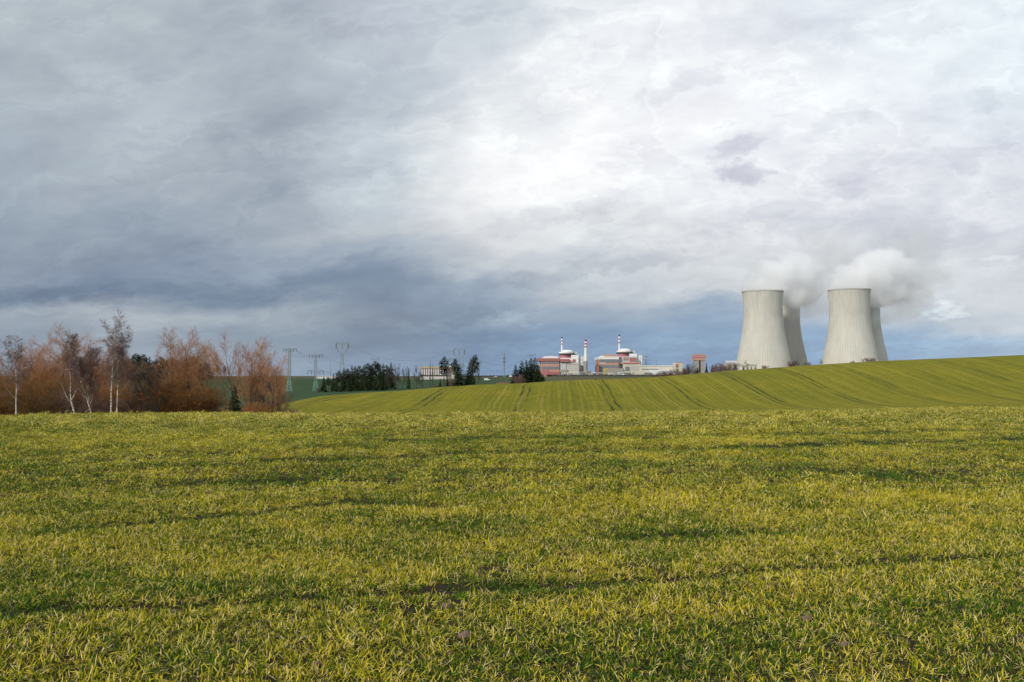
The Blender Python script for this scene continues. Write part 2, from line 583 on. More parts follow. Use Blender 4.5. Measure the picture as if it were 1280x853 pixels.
scatter(2.6, 13.5, 0.052, 0, 6, 0.55, 1.35, 0.34, 1.0, 0, 5.0)
scatter(8.5, 36.0, 0.175, 6, 10, 0.75, 1.25, 0.2, 1.0, 5.0, 14.0)
scatter(22.0, 84.0, 0.40, 10, 14, 0.8, 1.3, 0.05, 1.0, 14.0, 0)
PT, ROT, SCL, IDX, TINT = (np.concatenate(a) for a in (PT, ROT, SCL, IDX, TINT))
far_i = PT[:, 1] > 75
for i in np.nonzero(far_i)[0]:
    PT[i, 2] = ground(PT[i, 0], PT[i, 1])
gm = bpy.data.meshes.new('wheat')
gm.vertices.add(len(PT)); gm.vertices.foreach_set('co', PT.astype(np.float32).ravel())
for nm, ty, key, arr in (('rot', 'FLOAT_VECTOR', 'vector', ROT), ('scl', 'FLOAT_VECTOR', 'vector', SCL), ('idx', 'INT', 'value', IDX), ('tint', 'FLOAT', 'value', TINT)):
    a = gm.attributes.new(nm, ty, 'POINT')
    a.data.foreach_set(key, arr.astype(np.int32 if ty == 'INT' else np.float32).ravel())
gm.update()
wheat = tag(link('grass', gm), 'short yellow-green winter wheat covering the near field', 'grass', kind='stuff')
ng = bpy.data.node_groups.new('wheat scatter', 'GeometryNodeTree')
ng.interface.new_socket('Geometry', in_out='INPUT', socket_type='NodeSocketGeometry')
ng.interface.new_socket('Geometry', in_out='OUTPUT', socket_type='NodeSocketGeometry')
gi, go = ng.nodes.new('NodeGroupInput'), ng.nodes.new('NodeGroupOutput')
m2p = ng.nodes.new('GeometryNodeMeshToPoints')
iop = ng.nodes.new('GeometryNodeInstanceOnPoints')
ci = ng.nodes.new('GeometryNodeCollectionInfo')
ci.inputs['Collection'].default_value = tufts
ci.inputs['Separate Children'].default_value = True
ci.inputs['Reset Children'].default_value = True
L = ng.links.new


def named(nm, ty):
    n = ng.nodes.new('GeometryNodeInputNamedAttribute')
    n.data_type = ty
    n.inputs['Name'].default_value = nm
    return n.outputs['Attribute']


e2r = ng.nodes.new('FunctionNodeEulerToRotation')
L(gi.outputs[0], m2p.inputs['Mesh']); L(m2p.outputs[0], iop.inputs['Points'])
L(ci.outputs[0], iop.inputs['Instance']); iop.inputs['Pick Instance'].default_value = True
L(named('idx', 'INT'), iop.inputs['Instance Index'])
L(named('rot', 'FLOAT_VECTOR'), e2r.inputs[0]); L(e2r.outputs[0], iop.inputs['Rotation'])
L(named('scl', 'FLOAT_VECTOR'), iop.inputs['Scale'])
L(iop.outputs[0], go.inputs[0])
md = wheat.modifiers.new('scatter', 'NODES')
md.node_group = ng
print('tufts', len(PT))

# soil clods lying in the near wheat
CLOD = surf('dry clod', (0.20, 0.14, 0.10), 0.95, (0.10, 0.065, 0.045), 30, 0.8, bump=0.6)


def clod(px, row, size, label):
    import bmesh
    bm = bmesh.new()
    bmesh.ops.create_icosphere(bm, subdivisions=3, radius=1)
    rr = random.Random(px)
    o_ = Vector((rr.random() * 9, rr.random() * 9, rr.random() * 9))
    from mathutils import noise as mn
    for v in bm.verts:
        k = 1 + 0.45 * mn.noise(v.co * 1.3 + o_) + 0.2 * mn.noise(v.co * 3.5 + o_)
        v.co = Vector((v.co.x * 1.2 * k, v.co.y * k, v.co.z * 0.75 * k)) * size
    me = bpy.data.meshes.new('soil_clod')
    bm.to_mesh(me); bm.free()
    me.materials.append(CLOD)
    Y = row_to_depth(row, px)
    x = (px - 640) / 1000 * Y
    o = link('soil_clod', me, None, (x, Y, float(near_z(x, Y)) + size * 0.75))
    tag(o, label, 'clod of earth', 'clods of dry earth in the wheat')


clod(582, 803, 0.033, 'pinkish lump of dry earth in the wheat at the bottom, the largest clod')
clod(1003, 774, 0.028, 'small reddish clod of earth among the wheat below the bare rut on the right')
clod(559, 764, 0.026, 'dark clod of earth beside the greener wheat patch below the middle')
clod(1050, 806, 0.022, 'small pale stone-like clod in the wheat near the bottom right corner')
clod(400, 838, 0.022, 'low brown clod at the lower edge left of the middle')


# ------------------------------------------------------------------ trees
def tubes(S, sides):
    """S: array (n,8): p0, p1, r0, r1 -> verts, quads"""
    S = np.asarray(S, float)
    P0, P1, R0, R1 = S[:, :3], S[:, 3:6], S[:, 6], S[:, 7]
    D = P1 - P0
    D /= np.maximum(np.linalg.norm(D, axis=1, keepdims=True), 1e-9)
    ref = np.where(np.abs(D[:, 2:3]) < 0.9, np.array([[0, 0, 1.0]]), np.array([[1.0, 0, 0]]))
    A = np.cross(D, ref); A /= np.linalg.norm(A, axis=1, keepdims=True)
    B = np.cross(D, A)
    V = np.zeros((len(S), 2, sides, 3))
    for k in range(sides):
        t = 2 * math.pi * k / sides
        o = math.cos(t) * A + math.sin(t) * B
        V[:, 0, k], V[:, 1, k] = P0 + o * R0[:, None], P1 + o * R1[:, None]
    base = np.arange(len(S))[:, None] * 2 * sides
    k = np.arange(sides)[None, :]
    k2 = (k + 1) % sides
    Fq = np.stack([base + k, base + k2, base + sides + k2, base + sides + k], -1).reshape(-1, 4)
    return V.reshape(-1, 3), Fq


class Tree:
    def __init__(s, seed):
        s.r = random.Random(seed)
        s.thick, s.limb, s.thin = [], [], []

    def branch(s, p, d, L, r, lvl, spec):
        R = s.r
        sp = spec[lvl]
        n = sp['seg']
        d = d.normalized()
        pts = [p.copy()]
        dirs = [d.copy()]
        for i in range(n):
            d = (d + Vector((R.gauss(0, 1), R.gauss(0, 1), R.gauss(0, 1))) * sp['wob'] + Vector((0, 0, 1)) * sp['trop']).normalized()
            p = p + d * (L / n)
            pts.append(p.copy()); dirs.append(d.copy())
        tip = r * sp.get('tip', 0.35)
        dst = s.thick if lvl == 0 and spec[0].get('thick', 1) else s.limb if lvl <= spec[0].get('thick', 1) else s.thin
        for i in range(n):
            a, b = r + (tip - r) * i / n, r + (tip - r) * (i + 1) / n
            dst.append((*pts[i], *pts[i + 1], a, b))
        if lvl + 1 >= len(spec):
            return
        nx = spec[lvl + 1]
        m = nx['n'] if isinstance(nx['n'], int) else R.randint(*nx['n'])
        for j in range(m):
            t = sp['from'] + (1 - sp['from']) * (j + R.random()) / m
            t = min(t, 0.999)
            i = min(int(t * n), n - 1)
            q = pts[i].lerp(pts[i + 1], t * n - i)
            dd = dirs[i + 1]
            side = dd.cross(Vector((R.gauss(0, 1), R.gauss(0, 1), R.gauss(0, 1)))).normalized()
            an = math.radians(R.uniform(*nx['ang']))
            nd = dd * math.cos(an) + side * math.sin(an)
            ll = L * R.uniform(*nx['len']) * (1 - nx.get('taper', 0.4) * t)
            rr = max((r + (tip - r) * t) * nx['rad'], nx['rmin'])
            s.branch(q, nd, ll, rr, lvl + 1, spec)

    def meshes(s, name, mt, mc):
        a = mesh_np(name + ' trunk', *tubes(s.thick, 7), mt, smooth=True) if s.thick else None
        v, f = tubes(s.limb + s.thin, 4)
        b = mesh_np(name + ' crown', v, f, mc)
        b.materials.append(mt)
        mi = np.zeros(len(f), np.int32)
        mi[:len(s.limb) * 4] = 1
        b.polygons.foreach_set('material_index', mi)
        z = max(t[5] for t in s.thin)
        return a, b, z


BARK = bark_mat('grey brown bark', (0.10, 0.075, 0.05), (0.055, 0.04, 0.03))
BARKD = bark_mat('dark bark', (0.05, 0.04, 0.03), (0.03, 0.024, 0.02))
TWO = bark_mat('orange willow twigs', (0.47, 0.245, 0.12), (0.32, 0.16, 0.08), 0.4, 0.5)
TWR = bark_mat('russet twigs', (0.38, 0.155, 0.045), (0.19, 0.095, 0.035), 0.4, 0.5)
TWB = bark_mat('purple brown twigs', (0.22, 0.135, 0.11), (0.14, 0.09, 0.075), 0.4, 0.5)
TWK = bark_mat('olive brown twigs', (0.24, 0.14, 0.05), (0.12, 0.08, 0.033), 0.4, 0.5)
TWD = bark_mat('dark grey twigs', (0.095, 0.075, 0.06), (0.06, 0.048, 0.04), 0.4, 0.5)


def birch_bark():
    m, nt, out = new_mat('white birch bark')
    b = NB(nt)
    tc = b.n('ShaderNodeTexCoord').outputs['Object']
    st = b.n('ShaderNodeMapping', {'Vector': tc, 'Scale': (2, 2, 5)}).outputs[0]
    c = b.mix(b.rng(b.noise(st, 1.6, 4), 0.46, 0.6), (0.62, 0.58, 0.52, 1), (0.09, 0.07, 0.06, 1))
    p = b.n('ShaderNodeBsdfPrincipled', {'Base Color': c, 'Roughness': 0.7, 'Specular IOR Level': 0.2})
    nt.links.new(p.outputs[0], out.inputs[0])
    return m


BIRCH = birch_bark()
W_SPEC = [dict(seg=8, wob=0.08, trop=0.03, tip=0.25, **{'from': 0.16}, thick=1),
          dict(n=(12, 15), ang=(28, 62), len=(0.55, 0.85), taper=0.45, rad=0.5, rmin=0.03, seg=8, wob=0.11, trop=0.075, tip=0.22, **{'from': 0.18}),
          dict(n=(12, 15), ang=(25, 62), len=(0.35, 0.6), taper=0.4, rad=0.42, rmin=0.018, seg=5, wob=0.14, trop=0.045, tip=0.4, **{'from': 0.12}),
          dict(n=(8, 10), ang=(25, 65), len=(0.35, 0.65), taper=0.3, rad=0.6, rmin=0.0105, seg=3, wob=0.17, trop=0.05, tip=0.6, **{'from': 0.1}),
          dict(n=(2, 3), ang=(22, 60), len=(0.4, 0.85), taper=0.3, rad=0.8, rmin=0.0085, seg=1, wob=0.15, trop=0.08, tip=0.5, **{'from': 0.15})]
B_SPEC = [dict(seg=10, wob=0.045, trop=0.03, tip=0.15, **{'from': 0.40}, thick=1),
          dict(n=(16, 20), ang=(25, 48), len=(0.26, 0.40), taper=0.45, rad=0.26, rmin=0.028, seg=6, wob=0.08, trop=0.08, tip=0.25, **{'from': 0.15}),
          dict(n=(10, 13), ang=(28, 65), len=(0.35, 0.58), taper=0.4, rad=0.4, rmin=0.013, seg=4, wob=0.14, trop=0.02, tip=0.4, **{'from': 0.1}),
          dict(n=(9, 11), ang=(20, 65), len=(0.35, 0.65), taper=0.3, rad=0.6, rmin=0.009, seg=3, wob=0.15, trop=-0.10, tip=0.6, **{'from': 0.1}),
          dict(n=(3, 4), ang=(15, 55), len=(0.5, 0.8), taper=0.3, rad=0.8, rmin=0.0075, seg=1, wob=0.1, trop=-0.2, tip=0.5, **{'from': 0.2})]
D_SPEC = [dict(seg=7, wob=0.09, trop=0.02, tip=0.25, **{'from': 0.2}, thick=1),
          dict(n=(9, 12), ang=(35, 70), len=(0.45, 0.7), taper=0.4, rad=0.5, rmin=0.03, seg=6, wob=0.16, trop=0.05, tip=0.25, **{'from': 0.2}),
          dict(n=(10, 13), ang=(30, 62), len=(0.32, 0.55), taper=0.4, rad=0.42, rmin=0.016, seg=4, wob=0.18, trop=0.05, tip=0.4, **{'from': 0.1}),
          dict(n=(8, 10), ang=(25, 62), len=(0.35, 0.6), taper=0.3, rad=0.6, rmin=0.0105, seg=3, wob=0.18, trop=0.05, tip=0.6, **{'from': 0.1}),
          dict(n=(3, 4), ang=(25, 60), len=(0.5, 0.8), taper=0.3, rad=0.8, rmin=0.0085, seg=1, wob=0.1, trop=0.03, tip=0.5, **{'from': 0.2})]
S_SPEC = [dict(seg=5, wob=0.14, trop=0.04, tip=0.4, **{'from': 0.1}, thick=0),
          dict(n=(12, 15), ang=(22, 60), len=(0.35, 0.8), taper=0.5, rad=0.5, rmin=0.012, seg=4, wob=0.17, trop=0.045, tip=0.5, **{'from': 0.1}),
          dict(n=(9, 12), ang=(22, 65), len=(0.35, 0.7), taper=0.4, rad=0.7, rmin=0.0095, seg=3, wob=0.18, trop=0.04, tip=0.6, **{'from': 0.1}),
          dict(n=(3, 4), ang=(20, 65), len=(0.4, 0.8), taper=0.3, rad=0.8, rmin=0.0085, seg=1, wob=0.1, trop=0.03, tip=0.5, **{'from': 0.2})]

VAR = {}


def make_variants():
    for k in range(4):
        t = Tree(20 + k); t.branch(Vector((0, 0, -0.6)), Vector((random.uniform(-.1, .1), 0, 1)), 13, 0.24, 0, W_SPEC)
        if k % 2:
            t.branch(Vector((0.4, 0.2, -0.6)), Vector((0.28, 0.1, 1)), 11, 0.18, 0, W_SPEC)
        VAR['willow%d' % k] = t.meshes('willow', BARK, TWO)
    for k in range(3):
        t = Tree(40 + k); t.branch(Vector((0, 0, -0.6)), Vector((random.uniform(-.05, .05), 0, 1)), 17, 0.17, 0, B_SPEC)
        VAR['birch%d' % k] = t.meshes('birch', BIRCH, TWB)
    # the crooked birch: a bent lower stem that forks
    t = Tree(51)
    a, b_, c = Vector((0.2, 0, -0.8)), Vector((0.25, 0, 2.2)), Vector((-0.7, 0.1, 5.2))
    t.thick += [(*a, *b_, 0.16, 0.13), (*b_, *c, 0.13, 0.11)]
    t.branch(c, Vector((-0.15, 0, 1)), 9.5, 0.09, 0, B_SPEC)
    t.branch(c, Vector((0.55, 0.1, 1)), 8.5, 0.08, 0, B_SPEC)
    t.branch(b_, Vector((0.9, 0, 0.7)), 3.0, 0.06, 1, B_SPEC)
    t.branch(c.lerp(b_, 0.1), Vector((-1.0, 0, 0.9)), 3.6, 0.06, 1, B_SPEC)
    VAR['crooked'] = t.meshes('birch', BIRCH, TWB)
    t = Tree(53)
    t.branch(Vector((0, 0, -0.6)), Vector((-0.35, 0, 1)), 9, 0.09, 0, [dict(B_SPEC[0], trop=0.06)] + B_SPEC[1:])
    VAR['slender'] = t.meshes('birch', BIRCH, TWB)
    for k in range(3):
        t = Tree(60 + k); t.branch(Vector((0, 0, -0.6)), Vector((random.uniform(-.15, .15), 0, 1)), 9, 0.2, 0, D_SPEC)
        VAR['dark%d' % k] = t.meshes('bare tree', BARKD, TWD)
    for k in range(4):
        t = Tree(80 + k)
        for j in range(11):
            a = j * 2.4 + t.r.random()
            rr = 0.25 + 1.1 * t.r.random()
            t.branch(Vector((rr * math.cos(a), rr * math.sin(a), -0.4)), Vector((0.4 * math.cos(a), 0.4 * math.sin(a), 1)), t.r.uniform(3.2, 5.2), 0.05, 0, S_SPEC)
        VAR['shrub%d' % k] = t.meshes('shrub', BARK, TWR)
        t2 = VAR['shrub%d' % k]
        dm = t2[1].copy(); dm.materials[0] = TWB
        VAR['brush%d' % k] = (t2[0], dm, t2[2])
        dm = t2[1].copy(); dm.materials[0] = TWK
        VAR['brown%d' % k] = (t2[0], dm, t2[2])


make_variants()


def needle_mat(name, c1, c2):
    m, nt, out = new_mat(name)
    b = NB(nt)
    tc = b.n('ShaderNodeTexCoord').outputs['Object']
    oi = b.n('ShaderNodeObjectInfo').outputs['Random']
    f = b.m('ADD', b.m('MULTIPLY', b.rng(b.noise(tc, 2.5, 4), 0.3, 0.7), 0.65), b.m('MULTIPLY', oi, 0.35))
    c = b.mix(f, C4(c1), C4(c2))
    p = b.n('ShaderNodeBsdfPrincipled', {'Base Color': c, 'Roughness': 0.7, 'Specular IOR Level': 0.2})
    nt.links.new(p.outputs[0], out.inputs[0])
    return m


NEED = needle_mat('spruce needles', (0.030, 0.052, 0.020), (0.052, 0.075, 0.028))
PNEED = needle_mat('pine needles', (0.046, 0.062, 0.026), (0.072, 0.085, 0.035))


def conifer(seed, h, rad, kind):
    r = random.Random(seed)
    thick = [(0, 0, -0.5, 0, 0, h, h * 0.016, h * 0.002)]
    V, Fq = [], []
    z0 = {'spruce': 0.06, 'pine': 0.42, 'thin': 0.3}[kind]
    n = {'spruce': 330, 'pine': 190, 'thin': 120}[kind]
    for i in range(n):
        t = z0 + (1 - z0) * ((i + r.random()) / n)
        z = h * t
        if kind == 'pine':
            k = (t - z0) / (1 - z0)
            R = rad * (0.45 + 0.9 * math.sin(min(1, k * 1.05 + 0.08) * math.pi) ** 0.8) * r.uniform(0.35, 1.0)
            up = r.uniform(-0.1, 0.5)
        else:
            R = rad * ((1 - t) / (1 - z0)) ** 0.8 * r.uniform(0.5, 1.1) + 0.12
            up = r.uniform(-0.45, -0.05) if t < 0.8 else r.uniform(0, 0.5)
        a = r.uniform(0, 2 * math.pi)
        d = Vector((math.cos(a), math.sin(a), up)).normalized()
        side = Vector((-math.sin(a), math.cos(a), 0))
        o = Vector((0, 0, z))
        b0 = len(V)
        V += [o + side * h * 0.003, o - side * h * 0.003, o + d * R * 0.8 - side * 0.01, o + d * R * 0.8 + side * 0.01]
        Fq.append((b0, b0 + 1, b0 + 2, b0 + 3))
        m = 7 if kind == 'spruce' else 6
        for j in range(m):
            s = 0.25 + 0.75 * (j + r.random()) / m
            c = o + d * (R * s) + Vector((r.gauss(0, .1), r.gauss(0, .1), r.gauss(0, .1))) * R * (1.3 if kind == 'pine' else 0.6)
            w = R * 0.30 * (1.15 - s * 0.6) + 0.06
            q = (side * r.uniform(0.5, 1.2) * (1 if r.random() < .5 else -1) + Vector((0, 0, -0.5 * r.random()))) * w
            e = (d * r.uniform(0.7, 1.3) + Vector((0, 0, r.uniform(-0.5, 0.3)))) * w * 0.9
            up_ = Vector((0, 0, 0.5 * w * r.uniform(-1, 1)))
            b0 = len(V)
            V += [c - q * 0.2, c + q + up_, c + e + q * 0.35, c + e * 1.1 - q * 0.3]
            Fq.append((b0, b0 + 1, b0 + 2, b0 + 3))
    tr = mesh_np('conifer trunk', *tubes(thick, 5), BARKD)
    cr = mesh_np('conifer crown', np.array([tuple(v) for v in V]), np.array(Fq), PNEED if kind == 'pine' else NEED)
    return tr, cr, h


for k in range(4):
    VAR['spruce%d' % k] = conifer(300 + k, 15, 2.3 + 0.3 * k, 'spruce')
for k in range(3):
    VAR['pine%d' % k] = conifer(320 + k, 15, 2.2, 'pine')
for k in range(2):
    VAR['thin%d' % k] = conifer(340 + k, 15, 1.5, 'thin')

BASE = {}


def plant(var, px, top_row, Y, name, label, cat, group=None, rz=None, base_row=None, sx=1.0):
    """stand a tree so that its top comes at the measured height above its own ground"""
    x = (px - 640) / 1000 * Y
    z = ground(x, Y)
    h = at(px, top_row, Y).z - z
    tr, cr, vz = VAR[var]
    s = max(h, 0.5) / vz
    key = (var, name)
    if key not in BASE:
        root = thing(name, label, cat, (x, Y, z), group)
        if tr is not None:
            link('trunk', tr, root)
        link('crown', cr, root)
        BASE[key] = root
    else:
        root = copy_tree(BASE[key])
        for k in ('group',):
            if k in root:
                del root[k]
        root.location = (x, Y, z)
        tag(root, label, cat, group)
    root.rotation_euler = (0, 0, random.uniform(0, 6.28) if rz is None else rz)
    root.scale = (s * sx, s * sx, s)
    return root


ORD = ['first', 'second', 'third', 'fourth', 'fifth', 'sixth', 'seventh', 'eighth', 'ninth', 'tenth', 'eleventh', 'twelfth', 'thirteenth', 'fourteenth',
       'fifteenth', 'sixteenth', 'seventeenth', 'eighteenth', 'nineteenth', 'twentieth', 'twenty-first', 'twenty-second', 'twenty-third', 'twenty-fourth',
       'twenty-fifth', 'twenty-sixth', 'twenty-seventh', 'twenty-eighth', 'twenty-ninth', 'thirtieth']

gB = 'white-stemmed birches at the field edge'
plant('birch0', 24, 418, 109, 'birch_tree', 'white-stemmed birch with brown twigs at the left end of the trees', 'tree', gB, 0.4)
plant('crooked', 95, 411, 108, 'birch_tree', 'birch with a crooked white stem that forks low down', 'tree', gB, 0.0)
plant('slender', 128, 440, 108, 'birch_tree', 'thin leaning birch just left of the tallest birch', 'tree', gB, 0.0)
plant('birch1', 139.5, 386, 108, 'birch_tree', 'tallest birch with a straight white trunk, rising above all the bare trees', 'tree', gB, 1.0, sx=0.9)
plant('birch2', 147, 414, 109, 'birch_tree', 'shorter birch close on the right of the tallest birch', 'tree', gB, 2.0)
gW = 'bare orange-brown trees at the field edge'
wl = [(30, 428, 3, 131, 'slender bare reddish tree half hidden behind the leftmost birch'),
      (90, 416, 1, 133, 'bare orange tree seen through the crown of the crooked birch'),
      (4, 428, 2, 128, 'bare orange tree behind the leftmost birch, cut by the picture edge'),
      (48, 424, 1, 130, 'orange-brown bare tree between the leftmost birch and the big round one'),
      (74, 402, 0, 128, 'big round-crowned bare orange tree left of the crooked birch'),
      (108, 420, 3, 132, 'bare reddish tree just right of the crooked birch'),
      (163, 436, 2, 134, 'bare tree behind the right side of the tall birch'),
      (213, 406, 1, 124, 'tall bare orange tree left of its taller-looking pair before the dark wood'),
      (237, 406, 0, 122, 'tall wide bare orange tree right of the pair before the dark wood'),
      (249, 420, 3, 126, 'bare orange tree at the right end of the pair, beside the open green field'),
      (290, 413, 2, 120, 'tall bare tree directly behind the little dark spruce'),
      (312, 418, 3, 121, 'second bare tree in the group right of the open green field'),
      (333, 421, 0, 123, 'bare pinkish tree just left of the nearest green pylon'),
      (350, 440, 1, 119, 'lowest and rightmost bare tree, reaching across the nearest pylon')]
for px, top, k, Y, lab in wl:
    plant('willow%d' % k, px, top, Y, 'bare_tree', lab, 'tree', gW, sx=0.72 if px > 280 else 0.8 if px > 200 else 1.0)
dl = [(182, 452, 0, 116, 'small dark bare tree with forked trunk right of the birches'),
      (199, 442, 1, 119, 'dark bare tree with a bent trunk before the conifer wood'),
      (194, 470, 2, 112, 'low dark bare tree standing at the crest of the near field'),
      (340, 466, 0, 117, 'dark low bare tree with wide limbs below the nearest pylon')]
for px, top, k, Y, lab in dl:
    plant('dark%d' % k, px, top, Y, 'bare_tree', lab, 'tree', 'dark bare trees at the field edge')
sh = [(-12, 460, 118), (2, 455, 120), (14, 466, 117), (28, 458, 121), (38, 470, 117), (50, 457, 121), (60, 468, 118), (70, 455, 123), (82, 466, 117), (92, 460, 122),
      (104, 468, 118), (114, 478, 117), (124, 487, 120), (134, 492, 118), (155, 490, 118), (168, 468, 122), (176, 464, 120), (187, 488, 117), (207, 478, 121),
      (222, 480, 118), (231, 466, 120), (239, 470, 121), (277, 505, 114), (284, 507, 115), (308, 500, 113), (322, 496, 116), (331, 503, 112), (344, 503, 114),
      (357, 507, 125), (367, 508, 130)]
for i, (px, top, Y) in enumerate(sorted(sh)):
    r_ = i % 4
    side = 'under the leftmost birch' if px < 45 else 'between the leftmost and the crooked birch' if px < 95 else 'between the crooked and the tallest birch' if px < 140 else \
        'right of the tallest birch' if px < 200 else 'below the pair of tall orange trees' if px < 262 else 'beside the little spruce' if px < 300 else 'below the group of bare trees near the pylon'
    grp = [q[0] for q in sorted(sh) if (q[0] < 45, q[0] < 95, q[0] < 140, q[0] < 200, q[0] < 262, q[0] < 300) == (px < 45, px < 95, px < 140, px < 200, px < 262, px < 300)]
    rank = grp.index(px)
    plant(('brush%d' if (px in (114, 126, 134, 154, 187, 205, 216, 330, 357, 367)) else 'brown%d' if i % 5 in (1, 3) else 'shrub%d') % r_, px, top, Y, 'bare_shrub',
          '%s leafless russet bush from the left %s' % (ORD[rank], side), 'bush', 'leafless russet bushes along the valley', sx=1.25)
plant('spruce2', 294, 482, 107, 'spruce_tree', 'little dense dark green spruce at the crest of the near field', 'tree', None, sx=1.5)

# dark conifer wood behind the left trees
wood = []
for i in range(28):
    px = 143 + i * 4.4 + random.uniform(-1.2, 1.2)
    wood.append((px, 449 + random.uniform(-4, 3) - (3 if 150 < px < 190 else 0) + (5 if px > 250 else 0), 850 + random.uniform(-35, 35)))
for i, (px, top, Y) in enumerate(wood):
    k = ['spruce0', 'pine1', 'spruce1', 'pine0', 'spruce3'][i % 5]
    plant(k, px, top, Y, 'pine_tree' if k[0] == 'p' else 'spruce_tree', '%s conifer from the left in the dark wood behind the bare trees' % ORD[i], 'tree', 'conifers of the dark wood on the left horizon', sx=1.7)
for i, (px, top) in enumerate([(116, 447), (122, 449), (129, 451), (135, 447)]):
    plant('spruce%d' % (i % 4), px, top, 850, 'spruce_tree', '%s dark spruce from the left seen between the crooked and tallest birch' % ORD[i], 'tree', 'dark spruces glimpsed behind the birches', sx=1.5)
for i, (px, top) in enumerate([(267, 457), (272, 455.5), (276, 456), (281, 457.5), (287, 458), (300, 459), (312, 461)]):
    plant(['thin0', 'pine2', 'thin1', 'pine0'][i % 4], px, top, 900, 'pine_tree', '%s small thin pine on the skyline right of the dark wood' % ORD[i], 'tree', 'thin pines on the skyline')

# the dark stand beside the pylons
stand = []
tops = {405: 473, 411: 470, 417: 468, 424: 461, 430: 463, 434: 460, 440: 459, 444: 456, 449: 458, 455: 453.5, 460: 457, 465: 455, 470: 454, 475: 453, 479: 455, 484: 454, 489: 456}
for i, (px, top) in enumerate(sorted(tops.items())):
    Y = 425 + (i * 37 % 30)
    k = ['spruce3', 'pine0', 'spruce1', 'pine1', 'spruce2', 'pine2', 'spruce0'][i % 7]
    top += [-2.5, 1.5, -0.5, 2.5, -3, 1][i % 6]
    plant(k, px, top, Y, 'pine_tree' if k[0] == 'p' else 'spruce_tree', '%s conifer from the left in the dark stand beside the green pylons' % ORD[i], 'tree', 'conifers of the dark stand beside the pylons', sx=1.4)
extra = {421: 470, 428: 472, 437: 470, 446: 470, 452: 469, 459: 470, 468: 471, 476: 470, 482: 472}
for i, (px, top) in enumerate(sorted(extra.items())):
    plant('spruce%d' % (i % 4), px, top, 412, 'spruce_tree', '%s low spruce from the left along the front of the dark stand' % ORD[i], 'tree', 'low spruces in front of the dark stand', sx=1.5)
for i, (px, top) in enumerate([(398, 483), (486, 462), (493, 453.5), (498, 454), (503, 457)]):
    k = ['brush0', 'dark1', 'dark0', 'dark2', 'dark1'][i]
    plant(k, px, top, 424, 'bare_tree', ['low pinkish bare tree left of the dark stand', 'brown bare tree within the right end of the dark stand', 'tallest bare tree at the right end of the dark stand',
          'second bare tree past the right end of the dark stand', 'outermost bare tree right of the dark stand'][i], 'tree', 'bare trees by the dark stand', sx=0.6)
mid = [('spruce0', 511, 460, 400, 'single slim spruce between the dark stand and the long hall', 'spruce_tree', 0.8),
       ('dark0', 521, 455, 405, 'bare brown tree at the left end of the long hall', 'bare_tree', 0.55),
       ('dark1', 529, 463, 402, 'low bare tree before the left half of the long hall', 'bare_tree', 0.8),
       ('thin0', 538, 450, 404, 'thin tall bare-stemmed tree before the long hall, the left one', 'pine_tree', 0.5),
       ('thin1', 541, 454, 399, 'thin bare-stemmed tree before the long hall, the right one', 'pine_tree', 0.5),
       ('pine1', 555, 446, 398, 'tall open pine before the right half of the long hall', 'pine_tree', 1.2),
       ('spruce1', 550.5, 473, 330, 'tiny dark spruce at the ridge below the tall open pine', 'spruce_tree', 1.2),
       ('spruce0', 559, 464, 335, 'narrow dark spruce at the right end of the long hall', 'spruce_tree', 0.8),
       ('pine0', 569, 448, 380, 'dark pine under the left leg of the hoop pylon', 'pine_tree', 1.1),
       ('spruce2', 573.5, 456, 345, 'broad pointed dark spruce in the middle group, the widest', 'spruce_tree', 1.8),
       ('dark2', 579, 453, 385, 'bare grey-brown tree right of the broad spruce', 'bare_tree', 0.6),
       ('spruce3', 586, 457, 350, 'second broad dark spruce of the middle group', 'spruce_tree', 1.5),
       ('spruce1', 590.5, 463, 345, 'short dark spruce leaning on the second broad one', 'spruce_tree', 1.6),
       ('pine2', 594, 443.5, 370, 'tallest pine of the middle group with a clumped top', 'pine_tree', 1.0),
       ('dark0', 598, 455, 366, 'bare tree at the right end of the middle group', 'bare_tree', 0.5),
       ('pine1', 589, 448, 386, 'pine behind the tallest pine of the middle group', 'pine_tree', 0.8),
       ('brush1', 565, 470, 370, 'pinkish leafless bush under the red sign of the long hall', 'bare_shrub', 1.0),
       ('brush2', 545, 478, 360, 'low leafless bush before the long hall', 'bare_shrub', 1.0)]
for var, px, top, Y, lab, nm, sx in mid:
    plant(var, px, top, Y, nm, lab, 'bush' if 'shrub' in nm else 'tree', 'trees of the middle group before the long hall', sx=sx)
cl = [('spruce1', 644.5, 456, 325, 'small spruce at the left end of the clump before the red hall', 1.9),
      ('spruce3', 652.5, 451, 328, 'second spruce of the clump before the red hall', 1.7),
      ('spruce0', 658, 450, 322, 'third spruce of the clump before the red hall', 2.0),
      ('spruce2', 663.5, 447.5, 326, 'fourth spruce of the clump before the red hall', 1.7),
      ('spruce1', 668.5, 447, 323, 'tallest spruce of the clump before the red hall', 2.0),
      ('spruce3', 673, 456, 320, 'outermost short spruce of the clump before the red hall', 1.9),
      ('spruce2', 678, 467.5, 312, 'lowest spruce trailing off the right side of the clump', 2.6)]
for var, px, top, Y, lab, sx in cl:
    plant(var, px, top, Y, 'spruce_tree', lab, 'tree', 'dark spruce clump before the red hall', sx=sx)
plant('brush0', 648, 467, 312, 'bare_shrub', 'pale pinkish bush at the foot of the spruce clump', 'bush')
